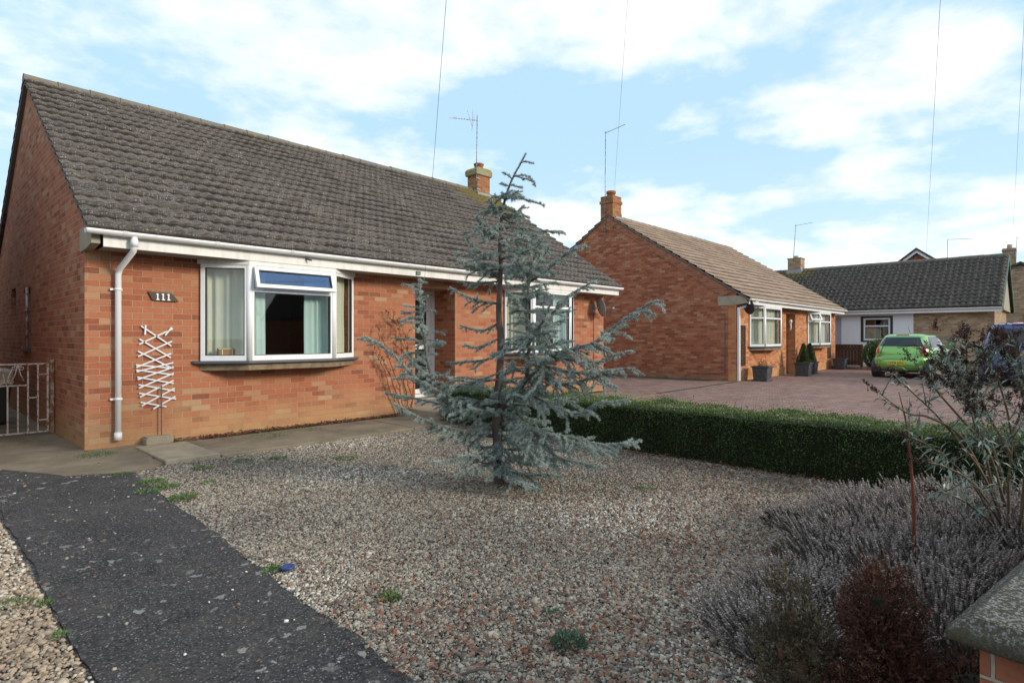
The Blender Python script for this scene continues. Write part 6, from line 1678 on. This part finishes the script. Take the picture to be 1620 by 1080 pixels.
# ------------------------------------------------------------------ cars (plan-ring loft)
def crom(xs,ys,x):
    """monotone-ish catmull interpolation"""
    xs=np.array(xs,float);ys=np.array(ys,float); m=np.gradient(ys,xs)
    i=np.clip(np.searchsorted(xs,x)-1,0,len(xs)-2); h=xs[i+1]-xs[i]; t=(x-xs[i])/h
    return (2*t**3-3*t**2+1)*ys[i]+(t**3-2*t**2+t)*h*m[i]+(-2*t**3+3*t**2)*ys[i+1]+(t**3-t**2)*h*m[i+1]
def car(name,label,loc,heading,S,paint,wheels,wr,glassz,plate_z,plate_text,lights,length,big=False):
    t=thing(name,label,'car',loc); MX=Matrix.Translation(loc)@Matrix.Rotation(heading,4,'Z')
    zs=[s[0] for s in S]; nz=60; N=128
    Z=np.linspace(zs[0],zs[-1],nz); xr=crom(zs,[s[1] for s in S],Z); xf=crom(zs,[s[2] for s in S],Z); hw=crom(zs,[s[3] for s in S],Z)
    an=(np.arange(N)+.5)/N*2*math.pi
    def se(v,e): return np.sign(v)*np.abs(v)**e
    V=[]
    for k in range(nz):
        e=2/5.0
        cx=(xr[k]+xf[k])/2; ax=(xf[k]-xr[k])/2
        cx_=cx+ax*se(np.cos(an),e); cy=hw[k]*se(np.sin(an),e)
        # rounded tail in plan, tapered nose
        u=(cx_-xr[k])/(2*ax); cy=cy*(1-.10*np.clip((u-.75)/.25,0,1)**2); bow=.07*(cy/ hw[k])**2
        cx_=cx_+np.where(u<.15,bow*(.15-u)/.15,0)
        V.append(np.stack([cx_,cy,np.full(N,Z[k])],1))
    V=np.array(V)
    groups={'body':[],'rear_window':[],'side_window':[],'windscreen':[],'lower_trim':[]}
    g0,g1=glassz; lit=[[],[]]
    for k in range(nz-1):
        for i in range(N):
            j=(i+1)%N; c=(V[k,i]+V[k,j]+V[k+1,i]+V[k+1,j])/4; zc=c[2]
            u=V[k,j]-V[k,i]; w=V[k+1,i]-V[k,i]; nn=np.cross(u,w); nn/=np.linalg.norm(nn)+1e-9
            key='body'; hwz=hw[k]
            side=abs(nn[1])>.72
            if side and any((c[0]-wx)**2+(zc-wr)**2<(wr+.055)**2 for wx in wheels): continue
            if zc<.27: key='lower_trim'
            if g0<zc<g1:
                if side and (xr[k]+.42)<c[0]<xf[k]-.12+0*zc:
                    if not any(abs(c[0]-pp)<.035 for pp in ((length*.29),(length*.50))): key='side_window'
                elif not side and nn[0]<-.3 and abs(c[1])<hwz*(.86 if big else .82) and g0+.045<zc<g1-.02: key='rear_window'
                elif not side and nn[0]>.2 and abs(c[1])<hwz*.9: key='windscreen'
            l0,l1,lx,ly=lights
            if l0<zc<l1 and c[0]<xr[k]+lx*(.55+.45*(zc-l0)/(l1-l0)) and abs(c[1])>ly-(.10*(zc-l0)/(l1-l0) if 0 else 0):
                lit[0 if c[1]>0 else 1].append((k,i,j)); continue
            groups[key].append((k,i,j))
    def mesh(nm,fl,mat,off=0,parent=None):
        mb=MB(MX); idx={}; vs=[];fs=[]
        for k,i,j in fl:
            f=[]
            for (a,b) in ((k,i),(k,j),(k+1,j),(k+1,i)):
                if (a,b) not in idx: idx[(a,b)]=len(vs); vs.append(tuple(V[a,b]))
                f.append(idx[(a,b)])
            fs.append(tuple(f))
        mb.add(vs,fs,smooth=True); 
        return mb.build(nm,mat,parent or t)
    body=groups['body']
    b=mesh('body',body,paint)
    for kk,mm in (('rear_window','carglass'),('side_window','carglass'),('windscreen','carglass'),('lower_trim','black')): 
        if groups[kk]: mesh(kk,groups[kk],M[mm])
    for l in lit:
        if l: mesh('tail_light',l,M['redlens'])
    # roof cap and floor
    mb=MB(MX); mb.add([tuple(v) for v in V[-1]],[tuple(range(N))]); mb.build('roof_skin',paint,t)
    mb=MB(MX); hwm=hw.max()-.12; mb.box(.15,length-.2,-hwm,hwm,.20,.24); mb.box(.3,length-.3,-hwm*.8,hwm*.8,.24,.7); mb.build('underbody',M['black'],t)
    # wheels
    for wx in wheels:
        for s in (1,-1):
            yo=s*(hw.max()-.02); yi=s*(hw.max()-.22)
            def ring(mb,prof,n=28):
                vs=[(wx+r*math.cos(2*math.pi*q/n),y,wr+r*math.sin(2*math.pi*q/n)) for y,r in prof for q in range(n)]
                mb.add(vs,[(a*n+q,a*n+(q+1)%n,(a+1)*n+(q+1)%n,(a+1)*n+q) for a in range(len(prof)-1) for q in range(n)],smooth=True)
            mb=MB(MX); ring(mb,[(yi,wr*.6),(yi,wr*.97),(yi+s*.02,wr),(yo-s*.02,wr),(yo,wr*.96),(yo,wr*.68)]); w=mb.build('wheel',M['tyre'],t)
            mb=MB(MX); ring(mb,[(yo,wr*.68),(yo-s*.03,wr*.62),(yo-s*.05,wr*.6)]); 
            for q in range(6):
                a=q*math.pi/3; mb.bar((wx,yo-s*.02,wr),(wx+math.cos(a)*wr*.64,yo-s*.02,wr+math.sin(a)*wr*.64),.05,.03,up=(0,1,0))
            mb.build('rim',M['alloy'],w)
            mb=MB(MX); ring(mb,[(s*(hw.max()-.26),wr+.06),(s*(hw.max()-.012),wr+.06)]); vs=[(wx+(wr+.06)*math.cos(2*math.pi*q/28),s*(hw.max()-.26),wr+(wr+.06)*math.sin(2*math.pi*q/28)) for q in range(28)]; mb.add(vs,[tuple(range(28))]); mb.build('wheel_arch',M['black'],t)
    # rear details
    xat=lambda z: float(crom(zs,[s[1] for s in S],np.array([z]))[0])
    px=xat(plate_z)
    mb=MB(MX); mb.box(px-.014,px-.002,-.26,.26,plate_z-.055,plate_z+.055); pl_=mb.build('number_plate',M['plate'],t)
    Tm=MX@Matrix.Translation((px-.0175,0,plate_z))@Matrix.Rotation(math.pi/2,4,'X')
    Tm=MX@Matrix.Translation((px-.0175,0,plate_z))@Matrix(((0,0,-1,0),(-1,0,0,0),(0,1,0,0),(0,0,0,1)))
    text_mesh(plate_text,.10,.001,Tm,M['black'],'plate_lettering',pl_)
    mb=MB(MX); mb.box(px-.010,px+.04,-.62,.62,plate_z+.20,plate_z+.208); mb.build('bumper_seam',M['black'],t)
    for s in (1,-1):
        yy_=lights[3]-.03; zz_=[plate_z+.205,lights[0],lights[1],g1]
        mb=MB(MX); mb.tube([(xat(z)-.002+(.07*.5),s*(yy_-.04*k_),z) for k_,z in enumerate(zz_)],.007,5); mb.build('boot_seam',M['black'],t)
    gx_=xat(g0+.02); gxt=xat(g1-.04)
    mb=MB(MX); mb.bar((gx_-.03,.05,g0+.03),(gx_+.05,-.35,g0+.10),.02,.012); mb.build('wiper',M['black'],t)
    rx=xr[-1]
    mb=MB(MX); mb.box(xat(Z[-1]-.06)-.03,xat(Z[-1]-.06)+.02,-.18,.18,Z[-1]-.075,Z[-1]-.045); mb.build('brake_light',M['redlens'],t)
    mb=MB(MX); mb.tube([(rx+.25,0,Z[-1]-.01),(rx+.02,0,Z[-1]+.22)],.006,5); mb.build('roof_aerial',M['black'],t)
    for s in (1,-1):
        mb=MB(MX); mx=length*.66; mb.box(mx-.06,mx+.04,s*(hw.max()-.05),s*(hw.max()+.13),g0+.01,g0+.13); mb.build('door_mirror',paint,t,bevel=.02)
    mb=MB(MX)
    for s in (1,-1):
        for hx in (length*.36,length*.56): mb.box(hx-.08,hx+.08,s*(hw.max()-.03),s*(hw.max()+.012),g0-.14,g0-.11)
    mb.build('door_handle',paint,t)
    return t
S1=[(.20,.18,3.75,.72),(.30,.05,3.86,.80),(.42,.00,3.93,.835),(.55,.01,3.94,.85),(.62,.04,3.93,.85),(.72,.12,3.90,.85),(.82,.14,3.80,.85),(.90,.17,3.50,.84),(.98,.22,3.15,.815),(1.08,.29,2.95,.77),(1.22,.40,2.70,.70),(1.36,.54,2.38,.63),(1.43,.66,2.15,.57),(1.47,.90,1.85,.42),(1.485,1.15,1.6,.22)]
rc=Vector((23.05,3.98,0))
hd=math.atan2(-.12,1)
car('green_hatchback','bright lime green hatchback parked on the block paving, seen from behind',(22.75,3.98,0),hd,S1,M['carG'],(.62,3.15),.30,(1.0,1.385),.50,'LM08 HVC',(.80,1.04,.40,.60),3.94)
S2=[(.25,.16,4.5,.80),(.40,.04,4.62,.88),(.60,.00,4.66,.91),(.72,.06,4.64,.91),(.85,.12,4.55,.91),(1.0,.15,4.1,.90),(1.12,.19,3.75,.87),(1.3,.28,3.45,.82),(1.5,.40,3.1,.75),(1.66,.55,2.75,.68),(1.74,.75,2.4,.55),(1.77,1.1,2.0,.3)]
car('blue_people_carrier','dark blue people carrier parked at the right edge behind the buddleia',(20.6,.85,0),math.atan2(-.05,1),S2,M['carB'],(.75,3.55),.33,(1.12,1.60),.92,'KX54 VNO',(.95,1.45,.22,.74),4.66)
# ------------------------------------------------------------------ world, sun, camera
SUN_EL,SX,SY=R(21),.42,-1.0
w=bpy.data.worlds.new('World'); sc.world=w; w.use_nodes=True; nt=w.node_tree; nt.nodes.clear()
def wn(t_,**k):
    n=nt.nodes.new('ShaderNode'+t_); return n
sky=wn('TexSky'); sky.sky_type='NISHITA'; sky.sun_disc=False; sky.sun_elevation=SUN_EL; sky.sun_rotation=math.atan2(SX,SY); sky.air_density=1.0; sky.dust_density=1.2; sky.ozone_density=1.0
tc=wn('TexCoord'); sx=wn('SeparateXYZ'); nt.links.new(tc.outputs['Generated'],sx.inputs[0])
def wm(op,a,b=0.0,clamp=False):
    n=wn('Math'); n.operation=op; n.use_clamp=clamp
    for i,v in enumerate((a,b)):
        if isinstance(v,bpy.types.NodeSocket): nt.links.new(v,n.inputs[i])
        else: n.inputs[i].default_value=v
    return n.outputs[0]
zc=wm('ADD',wm('MAXIMUM',sx.outputs[2],0.0),.16)
cb=wn('CombineXYZ'); nt.links.new(wm('DIVIDE',sx.outputs[0],zc),cb.inputs[0]); nt.links.new(wm('DIVIDE',sx.outputs[1],zc),cb.inputs[1])
CL_OFF=(3.2,1.7,0.0)
mp=wn('Mapping'); nt.links.new(cb.outputs[0],mp.inputs[0]); mp.inputs['Location'].default_value=CL_OFF; 
def wnoise(scale,det,rough,dist=0):
    n=wn('TexNoise'); nt.links.new(mp.outputs[0],n.inputs['Vector']); n.inputs['Scale'].default_value=scale; n.inputs['Detail'].default_value=det; n.inputs['Roughness'].default_value=rough; n.inputs['Distortion'].default_value=dist; return n.outputs[0]
n1=wnoise(.85,9,.56,.25); n2=wnoise(2.6,7,.6,.1); n3=wnoise(.35,3,.5)
def wramp(f,stops):
    n=wn('ValToRGB'); cr=n.color_ramp
    while len(cr.elements)<len(stops): cr.elements.new(.5)
    for e,(p,c) in zip(cr.elements,stops): e.position=p; e.color=(*c,1) if hasattr(c,'__len__') else (c,c,c,1)
    nt.links.new(f,n.inputs[0]); return n.outputs[0]
mask=wramp(wm('ADD',wm('MULTIPLY',n1,.75),wm('MULTIPLY',n2,.25)),[(.455,0),(.51,.55),(.57,1)])
shade=wramp(n2,[(.35,(.76,.81,.88)),(.55,(.97,.98,1.0)),(.7,(1.0,1.0,1.0))])
def wmix(f,a,b,mode='MIX'):
    n=wn('MixRGB'); n.blend_type=mode
    for i,v in ((0,f),(1,a),(2,b)):
        if isinstance(v,bpy.types.NodeSocket): nt.links.new(v,n.inputs[i])
        else: n.inputs[i].default_value=v if i==0 else (*v,1)
    return n.outputs[0]
SKYK=.15
skyc=wmix(1.0,sky.outputs[0],(.95,1.02,1.0),'MULTIPLY')
# thin veil of high cloud that pales the blue, then cumulus banks
veil=wmix(.88,skyc,(3.1,4.6,6.2))
cl=wmix(1.0,shade,(6.6,6.6,6.6),'MULTIPLY')
fin=wmix(mask,veil,cl)
# paler toward the horizon
hz=wramp(sx.outputs[2],[(0.0,.55),(.10,.30),(.30,0)])
fin=wmix(hz,fin,(5.2,6.0,6.4))
bg=wn('Background'); nt.links.new(fin,bg.inputs[0]); bg.inputs[1].default_value=SKYK
wo=wn('OutputWorld'); nt.links.new(bg.outputs[0],wo.inputs[0])
sd=bpy.data.lights.new('sun','SUN'); sd.energy=2.5; sd.angle=R(14); sd.color=(1.0,.90,.76)
so=bpy.data.objects.new('sun',sd); COL.objects.link(so)
h_=math.hypot(SX,SY); tosun=Vector((SX/h_*math.cos(SUN_EL),SY/h_*math.cos(SUN_EL),math.sin(SUN_EL)))
so.rotation_euler=tosun.to_track_quat('Z','Y').to_euler(); so.location=(0,-5,12)
cd=bpy.data.cameras.new('camera'); cd.lens=FPX/1620*36; cd.sensor_width=36; cd.shift_y=-6/1620; cd.clip_start=.05; cd.clip_end=2000
co=bpy.data.objects.new('camera',cd); COL.objects.link(co); co.location=(0,0,H); co.rotation_euler=(R(90),0,YAW-R(90)); sc.camera=co
vs=sc.view_settings; vs.view_transform='Standard'; vs.look='None'; vs.exposure=0.32; vs.gamma=1.0
sc.cycles.use_denoising=True
sc.cycles.max_bounces=8; sc.cycles.transparent_max_bounces=16
